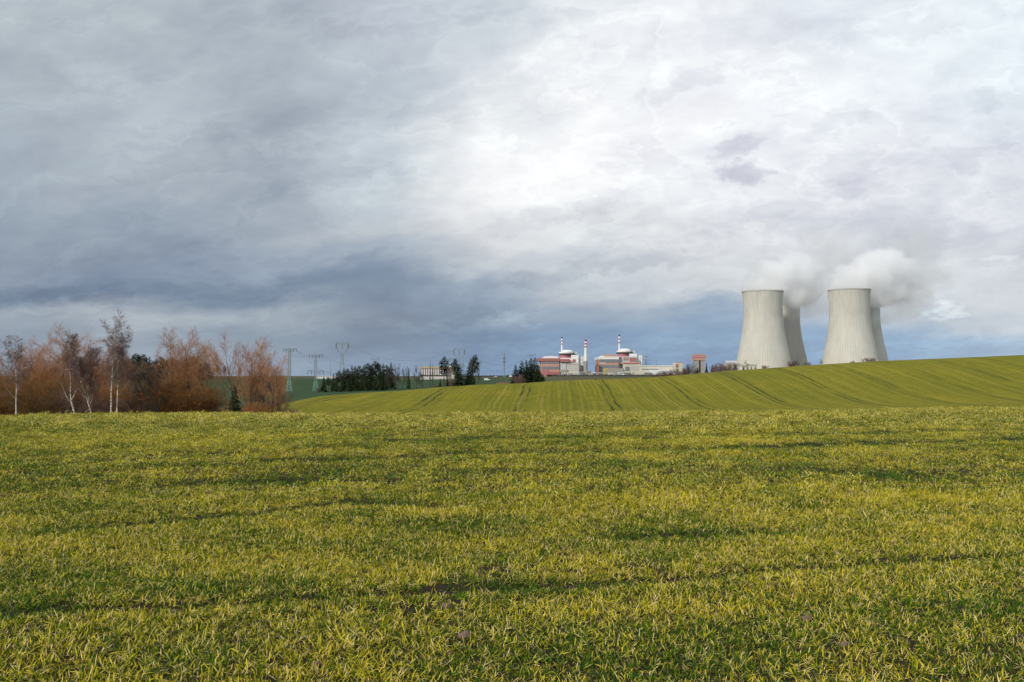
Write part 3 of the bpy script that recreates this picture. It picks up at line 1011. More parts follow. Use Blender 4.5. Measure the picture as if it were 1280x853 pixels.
# bushes and small trees along the ridge before the cooling towers
bl = [(838, 461, 'brush0'), (846, 459, 'dark0'), (852, 457, 'brush1'), (858, 453, 'dark1'), (864, 453, 'brush2'), (872, 459, 'spruce1'), (883, 453, 'spruce0'), (890, 456, 'spruce2'),
      (893, 454, 'dark0'), (899, 453, 'brush3'), (905, 451, 'dark2'), (914, 452, 'brush0'), (922, 453, 'dark1'), (929, 457, 'spruce3'), (934, 457, 'spruce1'), (939, 457, 'spruce0'), (944, 457.5, 'spruce2'),
      (931, 450, 'dark0'), (956, 456, 'brush3'), (990, 449, 'brush1'), (997, 449.5, 'dark2'), (1010, 452, 'brush0'), (1027, 448.5, 'dark0'), (1066, 450, 'brush2'), (1080, 448, 'dark1'), (1088, 446, 'brush3'),
      (1093, 447, 'dark2'), (832, 463, 'brush3'), (820, 465, 'brush1')]
for i, (px, top, var) in enumerate(sorted(bl)):
    Y = ridge_Y(px) + (60 if px < 920 else 22) + (i * 13 % 20)
    con = var.startswith('spruce')
    where = 'beside the pink-capped tower' if px < 900 else 'left of the left cooling towers' if px < 960 else 'at the foot of the left rear cooling tower' if px < 1015 else 'at the foot of the right front cooling tower'
    same = [q[0] for q in sorted(bl) if q[2].startswith('spruce') == con and (q[0] < 900, q[0] < 960, q[0] < 1015) == (px < 900, px < 960, px < 1015)]
    plant(var, px, top, Y, 'spruce_tree' if con else 'bare_shrub' if var[0] == 'b' else 'bare_tree',
          '%s small %s on the ridge %s' % (ORD[same.index(px)], 'dark conifer' if con else 'leafless bush', where), 'tree' if con else 'bush',
          'small conifers on the ridge' if con else 'leafless bushes on the ridge', sx=1.2)


# ------------------------------------------------------------------ cooling towers
def tower_mat():
    m, nt, out = new_mat('tower concrete')
    b = NB(nt)
    tc = b.n('ShaderNodeTexCoord').outputs['Object']
    s = b.n('ShaderNodeSeparateXYZ', {0: tc}).outputs
    ang = b.m('ARCTAN2', s[1], s[0])
    rnd = b.n('ShaderNodeObjectInfo').outputs['Random']
    v = b.n('ShaderNodeCombineXYZ', {0: b.m('MULTIPLY', ang, 30.0), 1: b.m('MULTIPLY', rnd, 50.0), 2: b.m('MULTIPLY', s[2], 0.03)}).outputs[0]
    v2 = b.n('ShaderNodeCombineXYZ', {0: b.m('MULTIPLY', ang, 5.0), 1: b.m('MULTIPLY', rnd, 50.0), 2: b.m('MULTIPLY', s[2], 0.05)}).outputs[0]
    base = b.mix(b.rng(b.noise(v2, 0.7, 5), 0.3, 0.7), (0.59, 0.57, 0.505, 1), (0.50, 0.49, 0.44, 1))
    # dirt streaks, strongest in the upper half
    hi = b.rng(s[2], 60, 175, 0.15, 1.0)
    streak = b.m('MULTIPLY', b.rng(b.noise(v, 1.0, 6, 0.7), 0.45, 0.7), hi)
    base = b.mix(b.m('MULTIPLY', streak, 0.55), base, (0.24, 0.235, 0.205, 1))
    # formwork lifts and vertical ribs
    lift = b.rng(b.m('ABSOLUTE', b.m('SUBTRACT', b.m('FRACT', b.m('DIVIDE', s[2], 4.5)), 0.5)), 0.0, 0.12, 1.0, 0.0)
    rib = b.rng(b.m('ABSOLUTE', b.m('SUBTRACT', b.m('FRACT', b.m('MULTIPLY', ang, 64 / 6.2832)), 0.5)), 0.0, 0.16, 1.0, 0.0)
    base = b.mix(b.m('MULTIPLY', b.m('MAXIMUM', lift, rib), 0.30), base, (0.22, 0.21, 0.18, 1))
    base = b.mix(b.rng(s[2], 20, 60, 0.25, 0.0), base, (0.52, 0.44, 0.33, 1))
    p = b.n('ShaderNodeBsdfPrincipled', {'Base Color': base, 'Roughness': 0.9, 'Specular IOR Level': 0.15})
    nt.links.new(p.outputs[0], out.inputs[0])
    return m


TCON = tower_mat()
RIM = surf('rim concrete', (0.20, 0.15, 0.115), 0.9, (0.13, 0.10, 0.08), 0.3)
DARKC = surf('basin concrete', (0.30, 0.29, 0.26), 0.9, None, 0.2)
# radius as a share of height below the top, measured on the photograph (metres at 1667 m)
TPROF = [(0, 41.2), (6, 40.6), (18, 39.9), (34, 39.6), (48, 39.7), (65, 40.9), (85, 43.4), (105, 46.9), (125, 51.0), (145, 55.0), (160, 58.2), (172, 61.0)]


def cooling_tower(px_c, top_row, Y, label, H=181.0, first=None):
    top = at(px_c, top_row, Y)
    base = Vector((top.x, Y, top.z - H))
    if first is not None:
        r = copy_tree(first)
        r.location = base
        r.rotation_euler = (0, 0, 1.3 + px_c)
        tag(r, label)
        return r
    root = thing('cooling_tower', label, 'cooling tower', base, 'cooling towers of the power station')
    k = np.linspace(0, 172, 60)
    R = np.array([pchip(np.array([a for a, _ in TPROF], float), np.array([c for _, c in TPROF], float), np.array([v]))[0] for v in k])
    prof_o = [(R[i], H - k[i]) for i in range(59, -1, -1)]
    prof_i = [(R[i] - 0.9, H - k[i] - 0.02) for i in range(60)]
    MB().lathe(prof_o + prof_i + [prof_o[0]], seg=120, cap=False).build('shell', TCON, root, smooth=True)
    rim = MB().lathe([(40.3, H - 0.6), (42.2, H - 0.3), (42.2, H + 0.5), (40.2, H + 0.5), (40.3, H - 0.6)], seg=120, cap=False)
    rim = rim.build('rim', TCON, root)
    st = MB()
    for i in range(60):
        a = 2 * math.pi * i / 60
        st.bar((41.4 * math.cos(a), 41.4 * math.sin(a), H + 0.4), (41.4 * math.cos(a), 41.4 * math.sin(a), H + 2.3), 0.85, sides=4)
    st.build('rim_posts', RIM, rim)  # ring of separate dark posts standing on the rim
    lg = MB()
    for i in range(44):
        a = 2 * math.pi * i / 44
        for d in (-0.5, 0.5):
            a2 = a + d * 2 * math.pi / 44
            lg.bar((61 * math.cos(a), 61 * math.sin(a), H - 171.8), (64 * math.cos(a2), 64 * math.sin(a2), 0.5), 0.55, sides=6)
    lg.build('column_ring', DARKC, root)
    MB().lathe([(66, -4), (67, 1.2), (64.5, 1.2), (64, -4)], seg=96, cap=False).build('basin', DARKC, root)
    return root


ct = cooling_tower(953.3, 366, 1667, 'front cooling tower of the left pair, whole in view')
cooling_tower(1061.3, 364.2, 1667, 'front cooling tower of the right pair, whole in view', first=ct)
cooling_tower(977.0, 376, 1852, 'rear cooling tower of the left pair, half hidden by the front one', first=ct)
cooling_tower(1076.4, 372.7, 1845, 'rear cooling tower of the right pair, half hidden by the front one', first=ct)


# ------------------------------------------------------------------ steam
def steam(name, label, blobs, Y, dens, seed, depth=1.0):
    """one closed box of vapour; the puffs are soft spheres broken up by noise"""
    P = [(at(px, py, Y), r * Y / 1000.0, w, dy) for px, py, r, w, dy in blobs]
    P = [(p + Vector((0, dy, 0)), r, w) for p, r, w, dy in P]
    lo = Vector([min(p[i] - r * 1.5 for p, r, w in P) for i in range(3)])
    hi = Vector([max(p[i] + r * 1.5 for p, r, w in P) for i in range(3)])
    c = (lo + hi) / 2
    m, nt, out = new_mat(name)
    b = NB(nt)
    tc = b.n('ShaderNodeTexCoord').outputs['Object']
    nz = b.n('ShaderNodeTexNoise', {'Vector': tc, 'Scale': 0.016, 'Detail': 3, 'Roughness': 0.5}).outputs['Color']
    off = b.n('ShaderNodeVectorMath', {0: nz, 1: (0.5, 0.5, 0.5)}, operation='SUBTRACT').outputs[0]
    wv = b.n('ShaderNodeVectorMath', {0: off, 'Scale': 50.0}, operation='SCALE').outputs[0]
    pos = b.n('ShaderNodeVectorMath', {0: tc, 1: wv}, operation='ADD').outputs[0]
    n2 = b.m('SUBTRACT', b.noise(tc, 0.035, 7, 0.62), 0.5)

    def puffs(sel):
        tot = None
        for p, r, w in P:
            if not sel(w):
                continue
            d = b.n('ShaderNodeVectorMath', {0: pos, 1: tuple(p - c)}, operation='DISTANCE').outputs['Value']
            v = b.m('SUBTRACT', 1.15, b.m('DIVIDE', d, r))
            tot = v if tot is None else b.m('MAXIMUM', tot, v)
        return tot
    core = b.rng(b.m('ADD', puffs(lambda w: w >= 0.5), b.m('MULTIPLY', n2, 2.0)), -0.05, 0.40, smooth=True)
    thin = b.rng(b.m('ADD', puffs(lambda w: w < 0.5), b.m('MULTIPLY', n2, 2.6)), 0.0, 0.8, smooth=True)
    tot = b.m('MAXIMUM', core, b.m('MULTIPLY', thin, 0.22))
    vol = b.n('ShaderNodeVolumePrincipled', {'Color': (0.995, 0.995, 1.0, 1), 'Density': b.m('MULTIPLY', tot, dens), 'Anisotropy': 0.25})
    nt.links.new(vol.outputs[0], out.inputs['Volume'])
    m.volume_intersection_method = 'FAST' if hasattr(m, 'volume_intersection_method') else 0
    o = MB().box(lo.x, hi.x, lo.y, hi.y, lo.z, hi.z).build('steam', m, None, c)
    o.location = c
    tag(o, label, 'steam', kind='stuff')
    return o


try:
    steam('steam_left', 'white steam drifting right from the left pair of cooling towers', [
        (944, 364, 15, 1, 0), (960, 360, 17, 1, -10), (938, 353, 9, 0.8, 0), (964, 343, 18, 0.9, 0), (982, 340, 22, 0.9, 0), (1000, 344, 24, 0.75, 10), (1008, 362, 20, 0.55, 20), (992, 368, 14, 0.7, 0),
        (1016, 350, 22, 0.55, 30), (934, 366, 9, 0.8, 0), (1028, 330, 30, 0.3, 40), (1022, 378, 26, 0.3, 20), (1058, 312, 34, 0.3, 60), (1035, 300, 26, 0.3, 60), (1085, 318, 26, 0.3, 60)], 1700, 0.075, 1)
    steam('steam_right', 'white steam drifting right from the right pair of cooling towers', [
        (1050, 362, 14, 1, 0), (1068, 358, 17, 1, -10), (1062, 347, 14, 1, 0), (1084, 342, 22, 1, 0), (1104, 338, 25, 0.95, 0), (1124, 344, 25, 0.8, 10), (1110, 358, 24, 0.8, 10), (1090, 362, 16, 0.8, 0),
        (1136, 352, 22, 0.6, 20), (1044, 364, 9, 0.8, 0), (1148, 362, 28, 0.3, 20), (1130, 384, 26, 0.3, 10), (1160, 330, 30, 0.3, 40), (1162, 300, 26, 0.3, 60), (1136, 308, 28, 0.3, 60), (1118, 398, 20, 0.3, 10), (1175, 345, 20, 0.3, 10)], 1700, 0.075, 2)
except Exception as e:
    print('STEAM', e)
    raise

# ------------------------------------------------------------------ power station buildings
WHITE = surf('white panel', (0.74, 0.74, 0.73), 0.7, (0.60, 0.60, 0.60), 0.15)
CREAM = surf('cream panel', (0.58, 0.55, 0.46), 0.75, (0.46, 0.44, 0.38), 0.1)
GREYP = surf('grey glazing', (0.20, 0.22, 0.24), 0.5, (0.12, 0.14, 0.16), 0.35, spec=0.4)
GREYL = surf('light grey panel', (0.48, 0.49, 0.50), 0.7, (0.38, 0.39, 0.40), 0.2)
REDP = surf('red panel', (0.38, 0.15, 0.13), 0.7, (0.30, 0.12, 0.11), 0.2)
PINK = surf('faded red panel', (0.42, 0.17, 0.19), 0.7, (0.34, 0.13, 0.15), 0.2)
SALM = surf('salmon panel', (0.50, 0.28, 0.22), 0.75, (0.42, 0.24, 0.19), 0.2)
CONC = surf('plain concrete', (0.34, 0.33, 0.30), 0.85, None, 0.2)
DARK = surf('dark opening', (0.045, 0.05, 0.055), 0.5, None, 0.5)
STR_R = surf('chimney red', (0.45, 0.04, 0.04), 0.6, None, 0.3, 0.3)
STR_W = surf('chimney white', (0.75, 0.75, 0.74), 0.6, None, 0.3, 0.2)
YEL = surf('yellow paint', (0.55, 0.42, 0.08), 0.6, None, 0.3, 0.3)
ORNG = surf('orange tin roof', (0.45, 0.27, 0.18), 0.7, None, 0.3, 0.4)


class Bld:
    """a building read off the photograph in picture units at one depth, built as solid blocks in metres"""
    def __init__(s, name, label, cat, Y, px0, px1, base=471.0, group=None):
        s.Y, s.base = Y, base
        a = at((px0 + px1) / 2, base, Y)
        s.o = a
        s.root = thing(name, label, cat, a, group)

    def blk(s, name, mat, px0, px1, r0, r1, dy=0.0, depth=20.0, parent=None, lab=None):
        a, b = at(px0, r0, s.Y), at(px1, r1, s.Y)
        o = MB().box(a.x, b.x, s.Y + dy, s.Y + dy + depth, b.z, a.z).build(name, mat, parent or s.root, s.o)
        if lab:
            o['label'] = lab
        if name in ('wall', 'front_wing') and parent is None:
            s.last = o
        return o

    def grid(s, name, mat, px0, px1, r0, r1, nx, nz, fx=0.6, fz=0.6, dy=-0.25, depth=0.4, parent=None):
        mb = MB()
        for i in range(nx):
            for j in range(nz):
                cx, cr = px0 + (px1 - px0) * (i + 0.5) / nx, r0 + (r1 - r0) * (j + 0.5) / nz
                hx, hr = (px1 - px0) / nx * fx / 2, (r1 - r0) / nz * fz / 2
                a, b = at(cx - hx, cr - hr, s.Y), at(cx + hx, cr + hr, s.Y)
                mb.box(a.x, b.x, s.Y + dy, s.Y + dy + depth, b.z, a.z)
        return mb.build(name, mat, parent or getattr(s, 'last', None) or s.root, s.o)

    def drum(s, name, mat, pxc, rad, r0, r1, dy, seg=16, rad_top=None, parent=None):
        a, b = at(pxc, r0, s.Y), at(pxc, r1, s.Y)
        k = s.Y / 1000.0
        return MB().lathe([(rad * k, b.z), ((rad_top or rad) * k, a.z)], a.x, s.Y + dy, seg).build(name, mat, parent or s.root, s.o)


D = 1500
hA = Bld('turbine_hall', 'red and grey banded turbine hall at the left end of the power station', 'factory building', D, 672, 712)
wA = hA.blk('wall', SALM, 676.5, 699, 451.5, 471, 0, 70)
hA.blk('roof_band', REDP, 672, 700, 448, 451.6, -1.5, 73)
hA.blk('roof_band', REDP, 700.2, 712, 449, 452.8, -1.0, 60)
a_, b_ = at(677, 448, D), at(699, 448, D)
zt = at(688, 445, D).z
MB().prism([(a_.x, a_.z + .05), (b_.x, a_.z + .05), (b_.x - 4, zt - 0.6), ((a_.x + b_.x) / 2, zt), (a_.x + 5, zt - 1.0)], D + 2, D + 66).build('roof', WHITE, hA.root, hA.o)
hA.blk('window_band', GREYP, 677.2, 698.7, 452.2, 454.8, -0.4, 0.8)
hA.blk('window_band', GREYP, 677.2, 698.7, 458.3, 462.0, -0.4, 0.8)
hA.blk('facade_panel', REDP, 686.0, 699.8, 464.8, 468.6, -3.0, 3.4, lab='bright red low box on the front')
hA.blk('facade_panel', PINK, 678.0, 685.8, 462.8, 469.0, -1.0, 1.4)
hA.blk('side_wing', GREYL, 699.2, 708, 452.9, 471, 3, 60)
hA.grid('column', WHITE, 699.6, 707.8, 453.5, 465, 4, 1, 0.35, 1.0, 2.4, 0.8)
hA.blk('side_wing', CONC, 696, 709, 462.2, 466.0, 0.8, 8)


def reactor(name, label, dx, dr, mirror=False):
    B = Bld(name, label, 'reactor building', D, 700 + dx, 732 + dx)
    g = lambda a, c: (a + dx, c + dx)
    B.drum('drum', PINK, 708.5 + dx, 8.2, 442.3 + dr, 447.5 + dr, 30, 16)
    B.drum('flange', DARK, 710.5 + dx, 11.0, 441.6 + dr, 443.2 + dr, 30, 16)
    B.drum('upper_ring', WHITE, 709.5 + dx, 9.6, 439.6 + dr, 441.7 + dr, 30, 16)
    B.drum('dome', WHITE, 710.8 + dx, 7.6, 437.1 + dr, 439.7 + dr, 30, 24, 5.4)
    B.blk('gantry', GREYL, 719.4 + dx, 722.8 + dx, 439.6 + dr, 442.4 + dr, 22, 12)
    B.blk('wall', WHITE, 701 + dx, 724 + dx, 447.4 + dr, 471, 14, 66)
    B.blk('wall', WHITE, 714.6 + dx, 724.2 + dx, 443.6 + dr, 447.4 + dr, 14.5, 60)
    B.blk('annex', GREYL, 724.3 + dx, 731.5 + dx, 445 + dr, 471, 18, 40)
    B.grid('panel_grid', WHITE, 724.6 + dx, 731.2 + dx, 445.6 + dr, 462.5, 3, 4, 0.7, 0.82, 17.5, 0.8)
    return B


rB = reactor('reactor_building', 'left reactor building with white dome and pink drum behind the red-banded hall', 0, 0)
rB.blk('facade_panel', REDP, 716.4, 720.2, 449.2, 453.2, 13.2, 1.2)
rB.blk('facade_panel', REDP, 700.5, 713.8, 450.0, 453.4, 12.6, 1.6)
rB.blk('front_wing', CREAM, 708.2, 724.0, 454.2, 471, 4, 9)
rB.grid('glazing', GREYL, 709, 723.6, 456.5, 464, 10, 3, 0.45, 0.5, 3.5, 0.8)
rB.blk('roof_band', GREYL, 708, 724.1, 453.4, 455.6, 3.2, 9)
rF = reactor('reactor_building', 'right reactor building with white dome and deep pink drum', 73.5, -1.6)
rF.blk('front_wall', GREYL, 773.8, 795.2, 445.6, 455.0, 6, 8)
rF.blk('facade_panel', REDP, 787.4, 794.8, 447.4, 451.8, 5.0, 1.4)
rF.blk('facade_panel', PINK, 774.2, 777.2, 446.2, 448.6, 5.0, 1.4)
rF.grid('glazing', REDP, 779.5, 786.5, 446.8, 450.6, 3, 1, 0.45, 1, 5.2, 1)
rF.blk('front_wing', CREAM, 779, 800.4, 455.4, 471, 0, 14)
rF.blk('roof_band', SALM, 779, 800.2, 453.0, 455.3, -0.8, 15)
rF.blk('facade_panel', PINK, 779, 799.8, 453.9, 454.5, -1.4, 1)
rF.grid('glazing', GREYL, 787.5, 800.0, 457.0, 463.5, 8, 1, 0.35, 1, -0.6, 0.8)
rF.blk('loading_bay', GREYP, 781.5, 787.0, 458.5, 464, -0.7, 0.9)

hE = Bld('turbine_hall', 'right turbine hall with grey window bands and a white roof edge', 'factory building', D, 748, 774)
hE.blk('wall', SALM, 748.8, 773.4, 449.4, 471, 0, 70)
hE.blk('roof_band', WHITE, 748.3, 773.6, 446, 449.5, -1.5, 73)
hE.blk('roof', ORNG, 756, 769.8, 443.2, 446.0, 10, 40)
hE.blk('roof_step', WHITE, 752.5, 773.4, 444.6, 446.0, 16, 30)
hE.blk('window_band', GREYP, 749.4, 772.8, 449.9, 453.4, -0.5, 0.9)
hE.blk('window_band', GREYP, 749.4, 772.8, 456.4, 460.0, -0.5, 0.9)
hE.blk('facade_panel', WHITE, 750.0, 757.5, 453.7, 454.6, -0.6, 1)
hE.blk('plinth', CONC, 749.0, 779.0, 460.6, 471, -2.5, 2.4)
tE = Bld('stair_tower', 'small bright red tower left of the right turbine hall', 'tower', D - 10, 746, 749.2)
tE.blk('shaft', REDP, 746, 748.8, 457, 471, 0, 8)
tE.blk('roof_cap', DARK, 745.8, 749.0, 456.2, 457, -0.5, 9)


def chimney(px, top, bot, w0, w1, Y, label, bands, darktop):
    b = Bld('chimney', label, 'chimney', Y, px, px, 471, 'red and white banded chimneys')
    k = Y / 1000.0
    for i, (r0, r1, col) in enumerate(bands):
        f = lambda r: (w0 + (w1 - w0) * (r - top) / (bot - top)) / 2
        a, c = at(px, r0, Y), at(px, r1, Y)
        MB().lathe([(f(r1) * k, c.z), (f(r0) * k, a.z)], a.x, Y + 35, 20).build('red_band' if col is STR_R else 'dark_band' if col is DARK else 'shaft', col, b.root, b.o, smooth=False)
    a = at(px, top, Y)
    MB().lathe([(w0 / 2 * k + 0.5, a.z + 0.01), (w0 / 2 * k + 0.5, a.z + 0.8), (w0 / 2 * k - 0.3, a.z + 0.8)], a.x, Y + 35, 20).build('rim', darktop, b.root, b.o)
    return b


chimney(703.8, 421, 445, 1.9, 2.3, D, 'slim red and white chimney rising behind the left reactor building', [
    (421, 422.3, DARK), (422.3, 424.8, STR_W), (424.8, 426.2, STR_R), (426.2, 428.8, STR_W), (428.8, 430.2, STR_R), (430.2, 445, STR_W)], DARK)
chimney(777.2, 418, 445, 1.9, 2.3, D, 'slim red and white chimney rising behind the right reactor building', [
    (418, 419.6, DARK), (419.6, 422.4, STR_W), (422.4, 423.8, STR_R), (423.8, 426.8, STR_W), (426.8, 428.4, STR_R), (428.4, 445, STR_W)], DARK)
cD = chimney(734.3, 424.2, 452, 2.7, 4.4, D - 30, 'thick free-standing red and white chimney between the two reactor buildings', [
    (424.2, 426.0, STR_R), (426.0, 428.2, STR_W), (428.2, 430.0, STR_R), (430.0, 432.2, STR_W), (432.2, 433.9, STR_R), (433.9, 451, STR_W), (451, 471, CONC)], STR_R)
cD.blk('service_house', CONC, 731.8, 737.2, 450.8, 471, 41, 8)

hG = Bld('long_shed', 'long low cream building right of the right reactor building', 'factory building', D - 20, 800, 845)
hG.blk('wall', CREAM, 801.5, 843, 457.6, 471, 10, 40)
hG.blk('roof', WHITE, 801, 843.5, 457.0, 457.7, 9, 42)
hG.blk('window_band', GREYP, 803, 824, 461.3, 462.4, 9.3, 1)
hG.blk('front_wing', WHITE, 812, 848, 462.6, 471, 0, 9.8)
hG.grid('window', DARK, 824, 846, 463.6, 467.2, 11, 2, 0.5, 0.4, -0.4, 0.6)
hG.blk('entrance', GREYP, 805.5, 815, 466, 468.4, -0.6, 0.5)
hG.blk('front_wing', CREAM, 795, 811.8, 464.5, 471, 1, 9)
hH = Bld('boiler_house', 'small cream building with a red square, beside the long low building', 'factory building', D - 25, 843, 856)
hH.blk('wall', CREAM, 844, 854, 453.6, 471, 0, 20)
hH.blk('roof', SALM, 845, 853.6, 453.0, 453.7, -0.5, 21)
hH.blk('facade_panel', REDP, 844.6, 848.0, 455.6, 459.4, -0.5, 0.8, lab='red square high on the wall')
hI = Bld('water_tower', 'square tower with a pink-red cap on concrete piers', 'tower', D - 60, 868, 882)
hI.blk('tank', SALM, 868.2, 882.2, 443.8, 450.6, 0, 18)
hI.blk('tank_band', SALM, 868.0, 882.4, 443.0, 444.4, -0.4, 19)
hI.blk('tank_band', PINK, 868.0, 882.4, 446.4, 447.4, -0.4, 19)
hI.blk('pier', CONC, 869.4, 874.2, 450.6, 471, 1, 16)
hI.blk('pier', CONC, 876.2, 881.2, 450.6, 471, 1, 16)
hI.blk('core', DARK, 874.2, 876.2, 451.4, 471, 6, 8)  # dark block set back to fill the gap between the piers
hJ = Bld('pump_house', 'flat white-roofed building left of the left cooling tower', 'factory building', D - 10, 905, 926)
hJ.blk('wall', CREAM, 908, 925.5, 454.2, 471, 0, 20)
hJ.blk('roof', WHITE, 907.4, 926, 453.6, 454.3, -1, 22)
hJ.blk('upper_storey', GREYL, 909.5, 921, 452.0, 453.6, 6, 10)
hJ.blk('upper_roof', WHITE, 909, 921.6, 451.2, 452.1, 5, 12)
hJ.grid('window', GREYP, 909, 925, 456, 458.4, 5, 1, 0.7, 0.6)
hK = Bld('pump_house', 'low cream building right before the foot of the left front cooling tower', 'factory building', D - 15, 935, 948)
hK.blk('wall', CREAM, 935.5, 947, 455.4, 471, 0, 14)
hK.blk('roof', WHITE, 935, 947.6, 454.8, 455.5, -0.6, 15)
hK.grid('window', GREYP, 936.4, 946, 456.4, 458, 4, 1, 0.5, 0.6)

gf = Bld('gantry_crane', 'yellow gantry frame standing before the right turbine hall', 'crane', D - 40, 754.8, 760.2, 470)
for a, b_ in ((754.8, 755.7), (759.2, 760.1)):
    gf.blk('leg', YEL, a, b_, 462.6, 470.2, 0, 1.4)
    gf.blk('leg', YEL, a, b_, 462.6, 470.2, 8, 1.4)
gf.blk('beam', YEL, 754.6, 760.3, 461.0, 462.6, -0.3, 10)
gf.blk('cross_beam', YEL, 755.7, 759.2, 465.2, 466.0, 0.2, 0.8)

# low service buildings in front of the station: (px0, px1, top row, wall, roof, label)
low = [(702, 708, 466.2, GREYL, WHITE, 'low pale service building below the left reactor building, the leftmost'),
       (709.5, 717, 465.6, CREAM, WHITE, 'low cream service building below the left reactor building'),
       (718.5, 724, 466.6, WHITE, GREYL, 'small white hut below the left reactor building annex'),
       (725, 732, 464.8, CONC, GREYL, 'grey flat building left of the thick chimney foot'),
       (733, 739, 463.2, CONC, GREYL, 'grey block right before the thick chimney foot'),
       (740, 745.5, 465.4, GREYL, WHITE, 'low grey and white building left of the red stair tower'),
       (747.5, 753.5, 465.8, CONC, GREYL, 'dark grey shed left of the yellow gantry'),
       (761.5, 767, 466.0, WHITE, GREYL, 'white shed right of the yellow gantry'),
       (768, 772, 466.8, GREYL, CONC, 'tiny grey shed below the right turbine hall'),
       (773.5, 780, 465.2, WHITE, GREYL, 'white flat building below the right reactor building'),
       (781.5, 789, 466.2, CONC, DARK, 'dark-roofed shed below the right reactor building'),
       (790, 794, 465.0, CREAM, WHITE, 'cream hut between the dark-roofed shed and the long low building')]
for i, (p0, p1, top, mw, mr, lab) in enumerate(low):
    b = Bld('service_building', lab, 'shed', D - 70 - (i % 3) * 12, p0, p1, 470.8, 'low service buildings before the power station')
    b.blk('wall', mw, p0, p1, top + 0.5, 471.2, 0, 12)
    b.blk('roof', mr, p0 - 0.2, p1 + 0.2, top, top + 0.55, -0.6, 13.2)
    b.grid('window', DARK, p0 + 0.3, p1 - 0.3, top + 1.3, top + 2.6, max(2, int((p1 - p0) / 1.4)), 1, 0.55, 0.8, -0.3, 0.5)
    b.blk('door', GREYP, p0 + 0.5, p0 + 1.3, top + 2.9, 471.0, -0.3, 0.5)

# fence and hedge in front of the station
HEDGE = bark_mat('hedge twigs', (0.10, 0.075, 0.05), (0.05, 0.045, 0.03), 0.05, 0.0)
r = np.random.default_rng(5)
n = 26000
Yh = 1330 + r.uniform(-6, 6, n)
pxs = r.uniform(684, 862, n)
hh = (1.6 + 3.0 * vnoise(pxs, pxs * 0, 3.0, 91)) * r.random(n) ** 0.7
P0 = np.stack([(pxs - 640) / 1000 * Yh, Yh, zrow(470.9, 1330) + hh * 0.7], -1)
P1 = P0 + np.stack([r.normal(0, 0.9, n), r.normal(0, 0.9, n), r.uniform(0.4, 1.4, n)], -1)
S = np.concatenate([P0, P1, np.full((n, 1), 0.10), np.full((n, 1), 0.05)], 1)
tag(link('hedge', mesh_np('hedge', *tubes(S, 3), HEDGE)), 'long dark leafless hedge running before the power station', 'hedge', kind='stuff')
mb = MB()
for i in range(70):
    px = 690 + i * 2.4
    p = at(px, 471.0, 1290)
    mb.bar(p, p + Vector((0, 0, 3.2)), 0.09)
fe = thing('fence', 'grey wire fence with many posts along the front of the power station', 'fence', at(770, 471, 1290))
mb.build('post_row', CONC, fe, fe.location)
mb = MB()
for hz in (0.8, 1.7, 2.6, 3.1):
    a, c = at(690, 471, 1290), at(690 + 69 * 2.4, 471, 1290)
    mb.bar(a + Vector((0, 0, hz)), c + Vector((0, 0, hz)), 0.05)
mb.build('rail', GREYL, fe, fe.location)

# long hall behind the middle trees
hL = Bld('long_hall', 'long beige-roofed hall with white panels behind the middle trees', 'factory building', 850, 525, 567, 474.5)
hL.blk('wall', CREAM, 525.6, 561, 460.6, 475, 0, 22)
hL.blk('roof', surf('beige roof', (0.50, 0.38, 0.22), 0.8), 525, 561.5, 458.6, 460.7, -0.8, 24)
hL.grid('panel', surf('white sheet', (0.66, 0.60, 0.60), 0.7), 526, 560.8, 461.4, 469.0, 12, 1, 0.66, 1, -0.3, 0.4)
hL.grid('pillar', surf('brown pillar', (0.14, 0.09, 0.075), 0.8), 524.6, 562.2, 461.0, 469.2, 13, 1, 0.2, 1, -0.6, 0.7)
hL.blk('ledge', DARK, 525.6, 561, 469.2, 470.3, -0.7, 1)
hL.grid('panel', bpy.data.materials['white sheet'], 526, 560.8, 470.6, 473.6, 12, 1, 0.66, 1, -0.3, 0.4)
hL.blk('end_block', CREAM, 561.2, 567, 457.6, 475, 2, 18)
hL.blk('sign_board', REDP, 560.8, 566.2, 462.0, 463.9, -0.8, 0.5, lab='long red board')
hM = Bld('low_white_building', 'long low white building on the skyline by the left pylons', 'factory building', 1100, 394, 426, 473.6)
hM.blk('wall', WHITE, 395, 409, 471.2, 474.4, 0, 15)
hM.blk('wall', WHITE, 409.2, 424, 470.6, 474.4, 1, 15)
hM.blk('roof', GREYL, 394.6, 424.4, 470.1, 470.7, 0.4, 17)
hM.grid('window', GREYP, 396, 423, 472, 473, 12, 1, 0.4, 1)
for px0, px1, top, Y, lab in ((617, 622, 470.4, 1250, 'tiny pale farmhouse on the skyline left of the thin mast'),
                              (636.5, 641, 468.8, 1250, 'tiny white house on the skyline right of the thin mast')):
    b = Bld('farmhouse', lab, 'house', Y, px0, px1, 472.2, 'tiny houses on the skyline')
    b.blk('wall', WHITE, px0, px1, top + 0.8, 473, 0, 6)
    a, c = at(px0 - .2, top + .8, Y), at(px1 + .2, top + .8, Y)
    MB().prism([(a.x, a.z), (c.x, a.z), ((a.x + c.x) / 2, at(px0, top - 0.3, Y).z)], Y - .3, Y + 6.3).build('roof', GREYL, b.root, b.o)

